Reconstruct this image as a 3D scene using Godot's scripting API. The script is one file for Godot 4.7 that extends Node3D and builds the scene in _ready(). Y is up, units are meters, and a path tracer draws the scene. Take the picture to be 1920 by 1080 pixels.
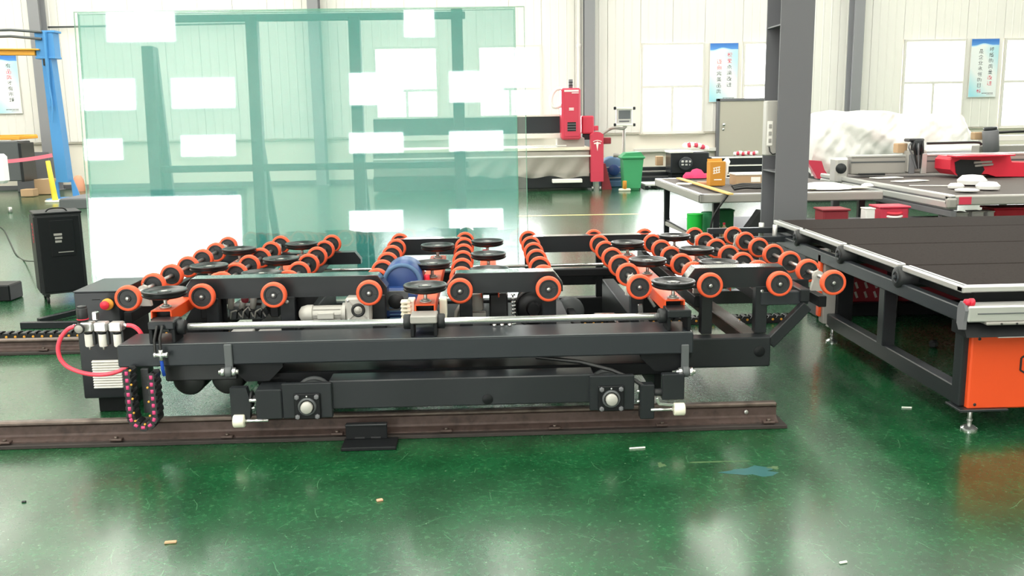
extends Node3D
# A glass-loading machine in a factory hall: camera, light, hall, machine, conveyor table, things behind.

const H := 1.8          # height of the eye
const F := 1750.0       # focal length in pixels of the 1920x1080 frame
const PITCH := 0.1832
const YAW := 0.0318
const ROLL := 0.0161
const LEAN := 0.070     # how far the glass sheets lean back on their rack
const ZW := 26.0        # far wall
const ZF := 15.0        # wall behind the camera

var M := {}
var taken := {}
var view := Basis()
var rng := RandomNumberGenerator.new()

# ------------------------------------------------------------------ mesh builder
class MB:
	var v := PackedVector3Array()
	var n := PackedVector3Array()
	var t := PackedVector2Array()

	func tri(a: Vector3, b: Vector3, c: Vector3, na: Vector3, nb: Vector3, nc: Vector3, ua := Vector2.ZERO, ub := Vector2.ZERO, uc := Vector2.ZERO) -> void:
		if (b - a).cross(c - a).dot(na + nb + nc) > 0.0:
			v.append_array([a, c, b]); n.append_array([na, nc, nb]); t.append_array([ua, uc, ub])
		else:
			v.append_array([a, b, c]); n.append_array([na, nb, nc]); t.append_array([ua, ub, uc])

	func quad(a: Vector3, b: Vector3, c: Vector3, d: Vector3, out: Vector3) -> void:
		var k := (b - a).cross(c - a)
		if k.length() < 1e-12:
			k = (c - a).cross(d - a)
		k = k.normalized()
		if k.dot(out) < 0.0:
			k = -k
		tri(a, b, c, k, k, k, Vector2(0, 0), Vector2(1, 0), Vector2(1, 1))
		tri(a, c, d, k, k, k, Vector2(0, 0), Vector2(1, 1), Vector2(0, 1))

	# box with chamfered edges
	func box(c: Vector3, s: Vector3, bev := 0.004, b := Basis()) -> MB:
		var h := s.abs() * 0.5
		bev = minf(bev, minf(h.x, minf(h.y, h.z)) * 0.6)
		var ax := [b.x, b.y, b.z]
		var hh := [h.x, h.y, h.z]
		var at := func(i: int, si: float, sj: float, sk: float) -> Vector3:
			# point of face i (full extent on i, inset on the others)
			var j := (i + 1) % 3
			var k := (i + 2) % 3
			return c + ax[i] * hh[i] * si + ax[j] * (hh[j] - bev) * sj + ax[k] * (hh[k] - bev) * sk
		for i in 3:
			var j := (i + 1) % 3
			var k := (i + 2) % 3
			for s1 in [-1.0, 1.0]:
				quad(at.call(i, s1, -1, -1), at.call(i, s1, 1, -1), at.call(i, s1, 1, 1), at.call(i, s1, -1, 1), ax[i] * s1)
				if bev > 0.0:
					for s2 in [-1.0, 1.0]:
						# edge between face i (s1) and face j (s2), running along k
						quad(at.call(i, s1, s2, -1), at.call(i, s1, s2, 1), at.call(j, s2, 1, s1), at.call(j, s2, -1, s1), ax[i] * s1 + ax[j] * s2)
		if bev > 0.0:
			for a in [-1.0, 1.0]:
				for d in [-1.0, 1.0]:
					for e in [-1.0, 1.0]:
						var o: Vector3 = (ax[0] * a + ax[1] * d + ax[2] * e).normalized()
						tri(at.call(0, a, d, e), at.call(1, d, e, a), at.call(2, e, a, d), o, o, o)
		return self

	# bar of rectangular section from a to b; w across, h "up"
	func bar(a: Vector3, b: Vector3, w: float, h: float, bev := 0.004, up := Vector3.UP) -> MB:
		var z := (b - a).normalized()
		if absf(z.dot(up)) > 0.98:
			up = Vector3.BACK if absf(z.z) < 0.9 else Vector3.RIGHT
		var x := up.cross(z).normalized()
		var y := z.cross(x)
		return box((a + b) * 0.5, Vector3(w, h, (b - a).length()), bev, Basis(x, y, z))

	func lathe(o: Vector3, axis: Vector3, prof: Array, seg := 24) -> MB:
		var y := axis.normalized()
		var x := y.cross(Vector3.FORWARD if absf(y.z) < 0.8 else Vector3.RIGHT).normalized()
		var z := x.cross(y)
		var ns := []
		for i in prof.size() - 1:
			var d: Vector2 = prof[i + 1] - prof[i]
			ns.append(Vector2(d.y, -d.x).normalized())
		for i in ns.size():
			var n0: Vector2 = ns[i]
			var n1: Vector2 = ns[i]
			if i > 0 and ns[i].dot(ns[i - 1]) > 0.6:
				n0 = (ns[i] + ns[i - 1]).normalized()
			if i < ns.size() - 1 and ns[i].dot(ns[i + 1]) > 0.6:
				n1 = (ns[i] + ns[i + 1]).normalized()
			var p: Vector2 = prof[i]
			var q: Vector2 = prof[i + 1]
			for k in seg:
				var r0 := x * cos(TAU * k / seg) + z * sin(TAU * k / seg)
				var r1 := x * cos(TAU * (k + 1) / seg) + z * sin(TAU * (k + 1) / seg)
				var a := o + r0 * p.x + y * p.y
				var b := o + r1 * p.x + y * p.y
				var c := o + r1 * q.x + y * q.y
				var d2 := o + r0 * q.x + y * q.y
				var na := r0 * n0.x + y * n0.y
				var nb := r1 * n0.x + y * n0.y
				var nc := r1 * n1.x + y * n1.y
				var nd := r0 * n1.x + y * n1.y
				if p.x > 1e-6:
					tri(a, b, c, na, nb, nc)
				if q.x > 1e-6:
					tri(a, c, d2, na, nc, nd)
		return self

	func cyl(a: Vector3, b: Vector3, r: float, seg := 20, r2 := -1.0) -> MB:
		var l := (b - a).length()
		var e := r if r2 < 0.0 else r2
		var k := minf(minf(r, e) * 0.12, l * 0.2)
		return lathe(a, b - a, [Vector2(0, 0), Vector2(r - k, 0), Vector2(r, k), Vector2(e, l - k), Vector2(e - k, l), Vector2(0, l)], seg)

	func ring(o: Vector3, axis: Vector3, r: float, w: float, h: float, seg := 32, sides := 12) -> MB:
		var prof := []
		for i in sides + 1:
			prof.append(Vector2(r + w * cos(TAU * i / sides), h * sin(TAU * i / sides)))
		return lathe(o, axis, prof, seg)

	func tube(pts: Array, r: float, seg := 10) -> MB:
		var rings := []
		var up := Vector3.UP
		for i in pts.size():
			var d: Vector3 = (pts[mini(i + 1, pts.size() - 1)] - pts[maxi(i - 1, 0)]).normalized()
			if absf(d.dot(up)) > 0.95:
				up = Vector3.RIGHT if absf(d.x) < 0.9 else Vector3.BACK
			var x := up.cross(d).normalized()
			up = d.cross(x).normalized()
			var row := []
			for k in seg:
				row.append(x * cos(TAU * k / seg) + up * sin(TAU * k / seg))
			rings.append(row)
		for i in pts.size() - 1:
			for k in seg:
				var k1 := (k + 1) % seg
				var a: Vector3 = rings[i][k]
				var b: Vector3 = rings[i][k1]
				var c: Vector3 = rings[i + 1][k1]
				var d: Vector3 = rings[i + 1][k]
				tri(pts[i] + a * r, pts[i] + b * r, pts[i + 1] + c * r, a, b, c)
				tri(pts[i] + a * r, pts[i + 1] + c * r, pts[i + 1] + d * r, a, c, d)
		for e in [0, pts.size() - 1]:
			var o: Vector3 = (pts[0] - pts[1]) if e == 0 else (pts[e] - pts[e - 1])
			o = o.normalized()
			for k in seg:
				tri(pts[e], pts[e] + rings[e][k] * r, pts[e] + rings[e][(k + 1) % seg] * r, o, o, o)
		return self

	# outline in x, y of the transform, thickness along its z
	func prism(poly: Array, x: Transform3D, d: float) -> MB:
		var p := PackedVector2Array(poly)
		if not Geometry2D.is_polygon_clockwise(p):
			p.reverse()
		var ids := Geometry2D.triangulate_polygon(p)
		var zn := x.basis.z.normalized()
		var e := zn * d * 0.5
		for i in range(0, ids.size(), 3):
			var a := x * Vector3(p[ids[i]].x, p[ids[i]].y, 0)
			var b := x * Vector3(p[ids[i + 1]].x, p[ids[i + 1]].y, 0)
			var c := x * Vector3(p[ids[i + 2]].x, p[ids[i + 2]].y, 0)
			tri(a + e, b + e, c + e, zn, zn, zn)
			tri(a - e, b - e, c - e, -zn, -zn, -zn)
		for i in p.size():
			var q := p[i]
			var r := p[(i + 1) % p.size()]
			# keep the outside on the outside whichever way the outline turns
			var o2 := Vector2(r.y - q.y, q.x - r.x).normalized()
			var mid := (q + r) * 0.5
			if Geometry2D.is_point_in_polygon(mid + o2 * 0.0005, p):
				o2 = -o2
			var o := (x.basis * Vector3(o2.x, o2.y, 0)).normalized()
			quad(x * Vector3(q.x, q.y, 0) - e, x * Vector3(r.x, r.y, 0) - e, x * Vector3(r.x, r.y, 0) + e, x * Vector3(q.x, q.y, 0) + e, o)
		return self

	# a smooth sheet through a grid of points
	func sheet(rows: Array, out: Vector3) -> MB:
		var ns := []
		var w: int = rows[0].size()
		for i in rows.size():
			var r := []
			for j in w:
				var a: Vector3 = rows[mini(i + 1, rows.size() - 1)][j] - rows[maxi(i - 1, 0)][j]
				var c: Vector3 = rows[i][mini(j + 1, w - 1)] - rows[i][maxi(j - 1, 0)]
				var k := a.cross(c).normalized()
				r.append(k)
			ns.append(r)
		var mid: Vector3 = ns[rows.size() / 2][w / 3]
		var sg := -1.0 if mid.dot(out) < 0.0 else 1.0
		for i in rows.size() - 1:
			for j in w - 1:
				tri(rows[i][j], rows[i + 1][j], rows[i + 1][j + 1], ns[i][j] * sg, ns[i + 1][j] * sg, ns[i + 1][j + 1] * sg)
				tri(rows[i][j], rows[i + 1][j + 1], rows[i][j + 1], ns[i][j] * sg, ns[i + 1][j + 1] * sg, ns[i][j + 1] * sg)
		return self

	func mesh() -> ArrayMesh:
		var a := []
		a.resize(Mesh.ARRAY_MAX)
		a[Mesh.ARRAY_VERTEX] = v
		a[Mesh.ARRAY_NORMAL] = n
		a[Mesh.ARRAY_TEX_UV] = t
		var m := ArrayMesh.new()
		m.add_surface_from_arrays(Mesh.PRIMITIVE_TRIANGLES, a)
		return m

func V(x: float, y: float, z: float) -> Vector3:
	return Vector3(x, y, z)

func P(x: float, y: float) -> Vector2:
	return Vector2(x, y)

# ------------------------------------------------------------------ from the photograph's frame to the hall
func ray(px: float, py: float) -> Vector3:
	return view * Vector3((px - 960.0) / F, (540.0 - py) / F, -1.0)

func W(px: float, py: float, z: float) -> Vector3:      # the point of the plane z = -z on that ray
	var d := ray(px, py)
	return V(0, H, 0) + d * (-z / d.z)

func G(px: float, py: float, h := 0.0) -> Vector3:      # the point of the level plane y = h
	var d := ray(px, py)
	return V(0, H, 0) + d * ((h - H) / d.y)

# a box whose front stands in the plane z = -z between two corners, and goes back by d
func pb(b: MB, x0: float, y0: float, x1: float, y1: float, z: float, d: float, bev := 0.004) -> MB:
	var l := W(x0, (y0 + y1) * 0.5, z).x
	var r := W(x1, (y0 + y1) * 0.5, z).x
	var top := W((x0 + x1) * 0.5, y0, z).y
	var bot := W((x0 + x1) * 0.5, y1, z).y
	return b.box(V((l + r) * 0.5, (top + bot) * 0.5, -z - d * 0.5), V(absf(r - l), absf(top - bot), d), bev)

# box from limits
func lb(b: MB, x0: float, x1: float, y0: float, y1: float, z0: float, z1: float, bev := 0.004) -> MB:
	return b.box(V((x0 + x1) * 0.5, (y0 + y1) * 0.5, (z0 + z1) * 0.5), V(absf(x1 - x0), absf(y1 - y0), absf(z1 - z0)), bev)

# ------------------------------------------------------------------ objects
func numbered(s: String) -> String:
	var k: int = taken.get(s, 0)
	taken[s] = k + 1
	return s if k == 0 else "%s_%03d" % [s, k]

func tag(o: Node, label: String, category: String, group := "") -> void:
	o.set_meta("label", label)
	o.set_meta("category", category)
	if group != "":
		o.set_meta("group", group)

func thing(called: String, label: String, category: String, at := Vector3.ZERO, group := "") -> Node3D:
	var o := Node3D.new()
	o.name = numbered(called)
	add_child(o)
	o.position = at
	tag(o, label, category, group)
	return o

# shape is an MB or a Mesh; drawn in world axes unless "local"
func part(called: String, shape, mat: Material, parent: Node3D, local := false, at := Vector3.ZERO) -> MeshInstance3D:
	var o := MeshInstance3D.new()
	o.name = called
	o.mesh = shape.mesh() if shape is MB else shape
	o.material_override = mat
	parent.add_child(o, true)
	if local:
		o.position = at
	else:
		o.global_transform = Transform3D(Basis(), at)
	return o

func solo(called: String, shape, mat: Material, label: String, category: String, group := "") -> MeshInstance3D:
	var o := MeshInstance3D.new()
	o.name = numbered(called)
	o.mesh = shape.mesh() if shape is MB else shape
	o.material_override = mat
	add_child(o)
	tag(o, label, category, group)
	return o

func struct(called: String, shape, mat: Material) -> Node3D:
	var o: Node3D
	if shape == null:
		o = Node3D.new()
	else:
		o = MeshInstance3D.new()
		o.mesh = shape.mesh() if shape is MB else shape
		o.material_override = mat
	o.name = called
	o.set_meta("kind", "structure")
	add_child(o)
	return o

func mat(called: String, c: String, rough := 0.6, metal := 0.0) -> StandardMaterial3D:
	var m := StandardMaterial3D.new()
	m.resource_name = called
	m.albedo_color = Color(c)
	m.roughness = rough
	m.metallic = metal
	M[called] = m
	return m

func noise_tex(size: int, freq: float, seed_: int, ramp: Array, oct := 4, as_normal := false) -> NoiseTexture2D:
	var f := FastNoiseLite.new()
	f.seed = seed_
	f.frequency = freq
	f.fractal_octaves = oct
	var t := NoiseTexture2D.new()
	t.width = size
	t.height = size
	t.seamless = true
	t.noise = f
	if as_normal:
		t.as_normal_map = true
		t.bump_strength = 2.0
	elif ramp.size():
		var g := Gradient.new()
		g.offsets = PackedFloat32Array(range(ramp.size()).map(func(i): return float(i) / (ramp.size() - 1)))
		g.colors = PackedColorArray(ramp.map(func(c): return Color(c)))
		t.color_ramp = g
	return t

func tri_tex(m: StandardMaterial3D, t: Texture2D, scale: float, world := true) -> void:
	m.albedo_texture = t
	m.uv1_triplanar = true
	m.uv1_world_triplanar = world
	m.uv1_scale = Vector3.ONE * scale

func _ready() -> void:
	rng.seed = 7
	view = Basis(Vector3.UP, -YAW - 0.00126) * Basis(Vector3.RIGHT, -PITCH) * Basis(Vector3.BACK, -ROLL)
	# ---- camera
	var cam := Camera3D.new()
	cam.name = "camera"
	cam.fov = rad_to_deg(2.0 * atan(540.0 / F))
	cam.near = 0.05
	cam.far = 200.0
	cam.transform = Transform3D(view, V(0, H, 0))
	add_child(cam)
	cam.current = true
	# ---- sky and exposure
	var we := WorldEnvironment.new()
	we.name = "world_environment"
	var env := Environment.new()
	var sky := Sky.new()
	var sm := ProceduralSkyMaterial.new()
	sm.sky_top_color = Color(0.80, 0.86, 0.95)
	sm.sky_horizon_color = Color(0.93, 0.95, 0.97)
	sm.ground_bottom_color = Color(0.5, 0.5, 0.48)
	sm.ground_horizon_color = Color(0.6, 0.6, 0.58)
	sm.sun_angle_max = 0.0
	sky.sky_material = sm
	env.background_mode = Environment.BG_SKY
	env.sky = sky
	env.tonemap_mode = Environment.TONE_MAPPER_LINEAR
	env.tonemap_exposure = 1.06
	env.sdfgi_enabled = true
	env.ssao_enabled = true
	env.ssil_enabled = true
	we.environment = env
	add_child(we)
	materials()
	hall()
	unseen_roof_lights()
	rails()
	machine()
	glass_rack()
	conveyor_table()
	left_side()
	middle_background()
	right_background()

# daylight at a window, unseen gate or roof strip: a rectangle that shines along its own -z
func area(called: String, at: Vector3, towards: Vector3, w: float, h: float, radiance: float, c := Color(1, 1, 1)) -> void:
	var a := AreaLight3D.new()
	a.name = called
	a.area_size = Vector2(w, h)
	a.area_normalize_energy = true
	a.light_energy = radiance * w * h / PI
	a.light_color = c
	a.area_range = 60.0
	a.shadow_enabled = true
	add_child(a, true)
	a.position = at
	a.look_at_from_position(at, at + towards, Vector3.UP if absf(towards.y) < 0.9 else Vector3.BACK)

# ------------------------------------------------------------------ materials
func materials() -> void:
	# painted concrete: green epoxy with scuffs, pale scratches, chips and worn patches
	var n := 1024
	var img := Image.create(n, n, false, Image.FORMAT_RGB8)
	var rimg := Image.create(n, n, false, Image.FORMAT_RGB8)
	var f1 := FastNoiseLite.new()
	f1.seed = 3; f1.frequency = 0.006; f1.fractal_octaves = 4
	var f2 := FastNoiseLite.new()
	f2.seed = 9; f2.frequency = 0.07; f2.fractal_octaves = 3
	var f3 := FastNoiseLite.new()
	f3.seed = 21; f3.frequency = 0.025; f3.fractal_octaves = 2
	var i1 := f1.get_seamless_image(n, n)
	var i2 := f2.get_seamless_image(n, n)
	var i3 := f3.get_seamless_image(n, n)
	var deep := Color(0.04, 0.225, 0.115)
	var base := Color(0.10, 0.35, 0.20)
	var worn := Color(0.33, 0.46, 0.30)
	for y in n:
		for x in n:
			var a := i1.get_pixel(x, y).r
			var b := i2.get_pixel(x, y).r
			var d := i3.get_pixel((x * 2) % n, y).r
			var c := deep.lerp(base, clampf(0.05 + a * 0.9 + (b - 0.5) * 0.8, 0.0, 1.0))
			c = c.lerp(worn, clampf((d + b * 0.6 + a * 0.3 - 1.22) * 1.6, 0.0, 0.30))
			img.set_pixel(x, y, c)
			var r := clampf(0.27 + (b - 0.5) * 0.03, 0.15, 0.6)
			rimg.set_pixel(x, y, Color(r, r, r))
	for k in 900:   # chips and specks
		var s := 1 + (k % 9) / 7
		img.fill_rect(Rect2i(rng.randi() % n, rng.randi() % n, s + (k % 5) / 3, s), Color(0.62, 0.68, 0.58).lerp(base, rng.randf() * 0.7))
	for k in 140:    # scratches
		var p := Vector2(rng.randf() * n, rng.randf() * n)
		var dir := Vector2.from_angle(rng.randf() * TAU)
		for j in rng.randi_range(10, 60):
			img.set_pixel(posmod(int(p.x), n), posmod(int(p.y), n), base.lerp(Color(0.6, 0.68, 0.55), 0.45))
			p += dir
			dir = dir.rotated((rng.randf() - 0.5) * 0.12)
	var fl := mat("floor_paint", "#ffffff", 1.0)
	tri_tex(fl, ImageTexture.create_from_image(img), 0.37)
	fl.roughness_texture = ImageTexture.create_from_image(rimg)
	fl.metallic_specular = 0.50
	fl.clearcoat_enabled = true
	fl.clearcoat = 0.42
	fl.clearcoat_roughness = 0.13
	mat("wall_cream", "#eceae4", 0.62)
	mat("wall_plain", "#f0eadd", 0.7)
	mat("ceiling_white", "#e4e4e0", 0.8)
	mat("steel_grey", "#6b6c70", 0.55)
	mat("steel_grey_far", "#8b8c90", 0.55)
	mat("steel_grey_dark", "#565a5c", 0.5)
	mat("white_paint", "#dcdad4", 0.5)
	mat("door_grey", "#b9b5a8", 0.5)
	mat("charcoal", "#25282b", 0.34).metallic_specular = 0.32
	for nm in ["charcoal"]:
		M[nm].clearcoat_enabled = true
		M[nm].clearcoat = 0.25
		M[nm].clearcoat_roughness = 0.14
	mat("charcoal_dark", "#191b1d", 0.45).metallic_specular = 0.3
	mat("charcoal_light", "#313539", 0.33).metallic_specular = 0.35
	mat("black_rubber", "#161718", 0.45)
	mat("black_gloss", "#161719", 0.33)
	mat("black_plastic", "#222426", 0.5)
	mat("hub_black", "#2b2d2f", 0.5)
	mat("orange_tyre", "#f05f38", 0.5)
	mat("orange_paint", "#ea5526", 0.42)
	mat("orange_panel", "#e34f20", 0.45)
	mat("chrome", "#dfe0e0", 0.2, 0.9)
	mat("steel", "#b8b8b6", 0.34, 0.85)
	mat("cast_alu", "#bcbab4", 0.5, 0.25)
	mat("alu", "#d2d2d0", 0.35, 0.6)
	mat("alu_dull", "#a8a5a0", 0.5, 0.3)
	mat("blue_motor", "#23427c", 0.4)
	mat("blue_steel", "#4a8fca", 0.45)
	mat("blue_hose", "#2450b8", 0.4)
	mat("navy_pump", "#4d6f92", 0.5)
	mat("red_paint", "#cf3d55", 0.42)
	mat("red_dark", "#8e2a35", 0.5)
	mat("red_plastic", "#de2a42", 0.4)
	mat("red_hose", "#ff5064", 0.35)
	mat("pink_cloth", "#e83a6a", 0.85)
	mat("pink_cable", "#d8447c", 0.45)
	mat("yellow_paint", "#f0d848", 0.5)
	mat("amber", "#e9a53a", 0.5)
	mat("carton", "#b99a78", 0.85)
	mat("carton_yellow", "#c98a2e", 0.7)
	mat("paper", "#f3f1ea", 0.8)
	mat("cream_plastic", "#f0ecd8", 0.45)
	mat("green_bin", "#3d9a66", 0.5)
	mat("green_bright", "#22c246", 0.4)
	mat("green_dark", "#1f7a45", 0.5)
	mat("screen_grey", "#6b6f74", 0.25)
	mat("sheet_white", "#f4f3f0", 0.4)
	mat("lamp_housing", "#50545a", 0.5)
	# belt: brown grey felt
	var belt := mat("belt", "#ffffff", 0.9)
	belt.metallic_specular = 0.15
	tri_tex(belt, noise_tex(256, 0.09, 5, ["#2b2725", "#36312f", "#302b2a"], 3), 1.3)
	# rusty rail steel
	var rust := mat("rail_rust", "#ffffff", 0.6, 0.25)
	tri_tex(rust, noise_tex(512, 0.02, 11, ["#332a27", "#4c3d38", "#564743", "#3a302c"], 5), 0.9)
	var rb := mat("rail_base", "#ffffff", 0.7)
	tri_tex(rb, noise_tex(256, 0.03, 13, ["#231f1d", "#332c29", "#2b2623"], 4), 0.8)
	var rh := mat("rail_head", "#ffffff", 0.42, 0.6)
	tri_tex(rh, noise_tex(256, 0.03, 17, ["#4e443f", "#6e625b", "#5a4e48"], 4), 0.8)
	# green float glass
	var g := mat("glass_green", "#2ab2aa", 0.02)
	g.transparency = BaseMaterial3D.TRANSPARENCY_ALPHA
	g.albedo_color.a = 0.165
	g.metallic_specular = 0.5
	var gc := mat("glass_clear", "#d4ece2", 0.02)
	gc.transparency = BaseMaterial3D.TRANSPARENCY_ALPHA
	gc.albedo_color.a = 0.05
	mat("bed_grey", "#8a847e", 0.6)
	mat("floor_blue", "#2b5f60", 0.3)
	mat("floor_rust", "#4f6a45", 0.35)
	var gl := mat("charcoal_gloss", "#3a3d40", 0.12)
	gl.metallic_specular = 0.6
	gl.clearcoat_enabled = true
	gl.clearcoat = 1.0
	gl.clearcoat_roughness = 0.10
	mat("brown_gloss", "#5c5552", 0.25)
	mat("table_felt", "#5c5653", 0.85)
	mat("line_paint", "#e6cf8a", 0.5)
	mat("pink_belt", "#e8788c", 0.6)
	mat("carton_pink", "#e0a184", 0.8)
	mat("batten", "#e8bd6c", 0.7)
	mat("red_brown", "#8a6a66", 0.5)
	var ge := mat("glass_edge", "#5fae90", 0.1)
	ge.transparency = BaseMaterial3D.TRANSPARENCY_ALPHA
	ge.albedo_color.a = 0.5
	var film := mat("clear_film", "#fbfaf7", 0.30)
	film.transparency = BaseMaterial3D.TRANSPARENCY_ALPHA
	film.albedo_color.a = 0.76
	var film2 := mat("thin_film", "#d9d4c8", 0.32)
	film2.transparency = BaseMaterial3D.TRANSPARENCY_ALPHA
	film2.albedo_color.a = 0.35
	# daylight in frosted panes, and glow of the unseen roof strips
	var day := mat("daylight_pane", "#ffffff", 0.5)
	day.emission_enabled = true
	day.emission = Color(1.0, 1.0, 0.99)
	day.emission_energy_multiplier = 4.0
	var roof_glow := mat("unseen_roof_pane", "#ffffff", 0.5)
	roof_glow.emission_enabled = true
	roof_glow.emission = Color(1.0, 0.98, 0.94)
	roof_glow.emission_energy_multiplier = 1.5

# ------------------------------------------------------------------ the hall
func wall_panel(x0: float, x1: float, y0: float, y1: float) -> MB:
	# sheet with three shallow ribs, seen from +z
	var w := x1 - x0 - 0.010
	var pr := []
	pr.append(P(0, 0))
	for k in 3:
		var c := w * (k + 1) / 4.0
		pr.append(P(c - 0.022, 0)); pr.append(P(c - 0.010, 0.010)); pr.append(P(c + 0.010, 0.010)); pr.append(P(c + 0.022, 0))
	pr.append(P(w, 0))
	var b := MB.new()
	for i in pr.size() - 1:
		var p: Vector2 = pr[i]
		var q: Vector2 = pr[i + 1]
		b.quad(V(x0 + 0.005 + p.x, y0, p.y), V(x0 + 0.005 + q.x, y0, q.y), V(x0 + 0.005 + q.x, y1, q.y), V(x0 + 0.005 + p.x, y1, p.y), V((p.y - q.y) * 3.0, 0, 1))
	b.quad(V(x0 + 0.005, y0, -0.03), V(x0 + 0.005, y0, 0), V(x0 + 0.005, y1, 0), V(x0 + 0.005, y1, -0.03), V(-1, 0, 0))
	b.quad(V(x1 - 0.005, y0, -0.03), V(x1 - 0.005, y0, 0), V(x1 - 0.005, y1, 0), V(x1 - 0.005, y1, -0.03), V(1, 0, 0))
	b.quad(V(x0 + 0.005, y0, -0.03), V(x0 + 0.005, y0, 0), V(x1 - 0.005, y0, 0), V(x1 - 0.005, y0, -0.03), V(0, -1, 0))
	return b

var window_count := 0

# a window whose face lies at z = zf and looks along dir (+1: into +z)
func hall_window(x0: float, x1: float, y0: float, y1: float, zf: float, dir: float, glow: float, split := true) -> void:
	window_count += 1
	var w := struct("window_%d" % window_count, null, null)
	var b := MB.new()
	var fw := 0.06
	var cx := (x0 + x1) * 0.5
	var cy := y0 + (y1 - y0) * 0.52
	var d := 0.09
	var z := zf + dir * d * 0.5
	b.box(V(x0 - fw * 0.5, (y0 + y1) * 0.5, z), V(fw, y1 - y0 + fw * 2, d), 0.006)
	b.box(V(x1 + fw * 0.5, (y0 + y1) * 0.5, z), V(fw, y1 - y0 + fw * 2, d), 0.006)
	b.box(V(cx, y1 + fw * 0.5, z), V(x1 - x0, fw, d), 0.006)
	b.box(V(cx, y0 - fw * 0.5, z), V(x1 - x0, fw, d), 0.006)
	part("frame", b, M.white_paint, w)
	if split:
		part("transom", MB.new().box(V(cx, cy, z), V(x1 - x0, 0.07, d * 0.8), 0.006), M.white_paint, w)
		part("mullion", MB.new().box(V(cx, (y0 + cy) * 0.5, z), V(0.07, cy - y0, d * 0.7), 0.006), M.white_paint, w)
		part("sill", MB.new().box(V(cx, y0 - fw - 0.02, zf + dir * 0.07), V(x1 - x0 + 0.2, 0.04, 0.14), 0.006), M.door_grey, w)
	else:
		part("mullion", MB.new().box(V(cx, (y0 + y1) * 0.5, z), V(0.06, y1 - y0, d * 0.7), 0.006), M.white_paint, w)
	var zp := zf + dir * 0.02
	if split:
		part("pane", MB.new().box(V(cx, (cy + y1) * 0.5, zp), V(x1 - x0, y1 - cy - 0.06, 0.012), 0.0), M.daylight_pane, w)
		for s in [-1.0, 1.0]:
			part("pane", MB.new().box(V(cx + s * (x1 - x0) * 0.25, (y0 + cy) * 0.5, zp), V((x1 - x0) * 0.5 - 0.06, cy - y0 - 0.05, 0.012), 0.0), M.daylight_pane, w)
	else:
		for s in [-1.0, 1.0]:
			part("pane", MB.new().box(V(cx + s * (x1 - x0) * 0.25, (y0 + y1) * 0.5, zp), V((x1 - x0) * 0.5 - 0.06, y1 - y0 - 0.02, 0.012), 0.0), M.daylight_pane, w)
	area("window_light", V(cx, (y0 + y1) * 0.5, zf + dir * 0.10), V(0, 0, dir), x1 - x0, y1 - y0, glow, Color(0.98, 0.99, 1.0))

# where the ray through that pixel goes after the glass sheets reflect it: the point on the wall behind the camera
func R(px: float, py: float) -> Vector3:
	var d := ray(px, py)
	var o := V(0, 0.25, -8.25)
	var nn := V(0, sin(LEAN), cos(LEAN))
	var t := (o - V(0, H, 0)).dot(nn) / d.dot(nn)
	var p := V(0, H, 0) + d * t
	var r := d - nn * 2.0 * d.dot(nn)
	return p + r * ((ZF - p.z) / r.z)

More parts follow.
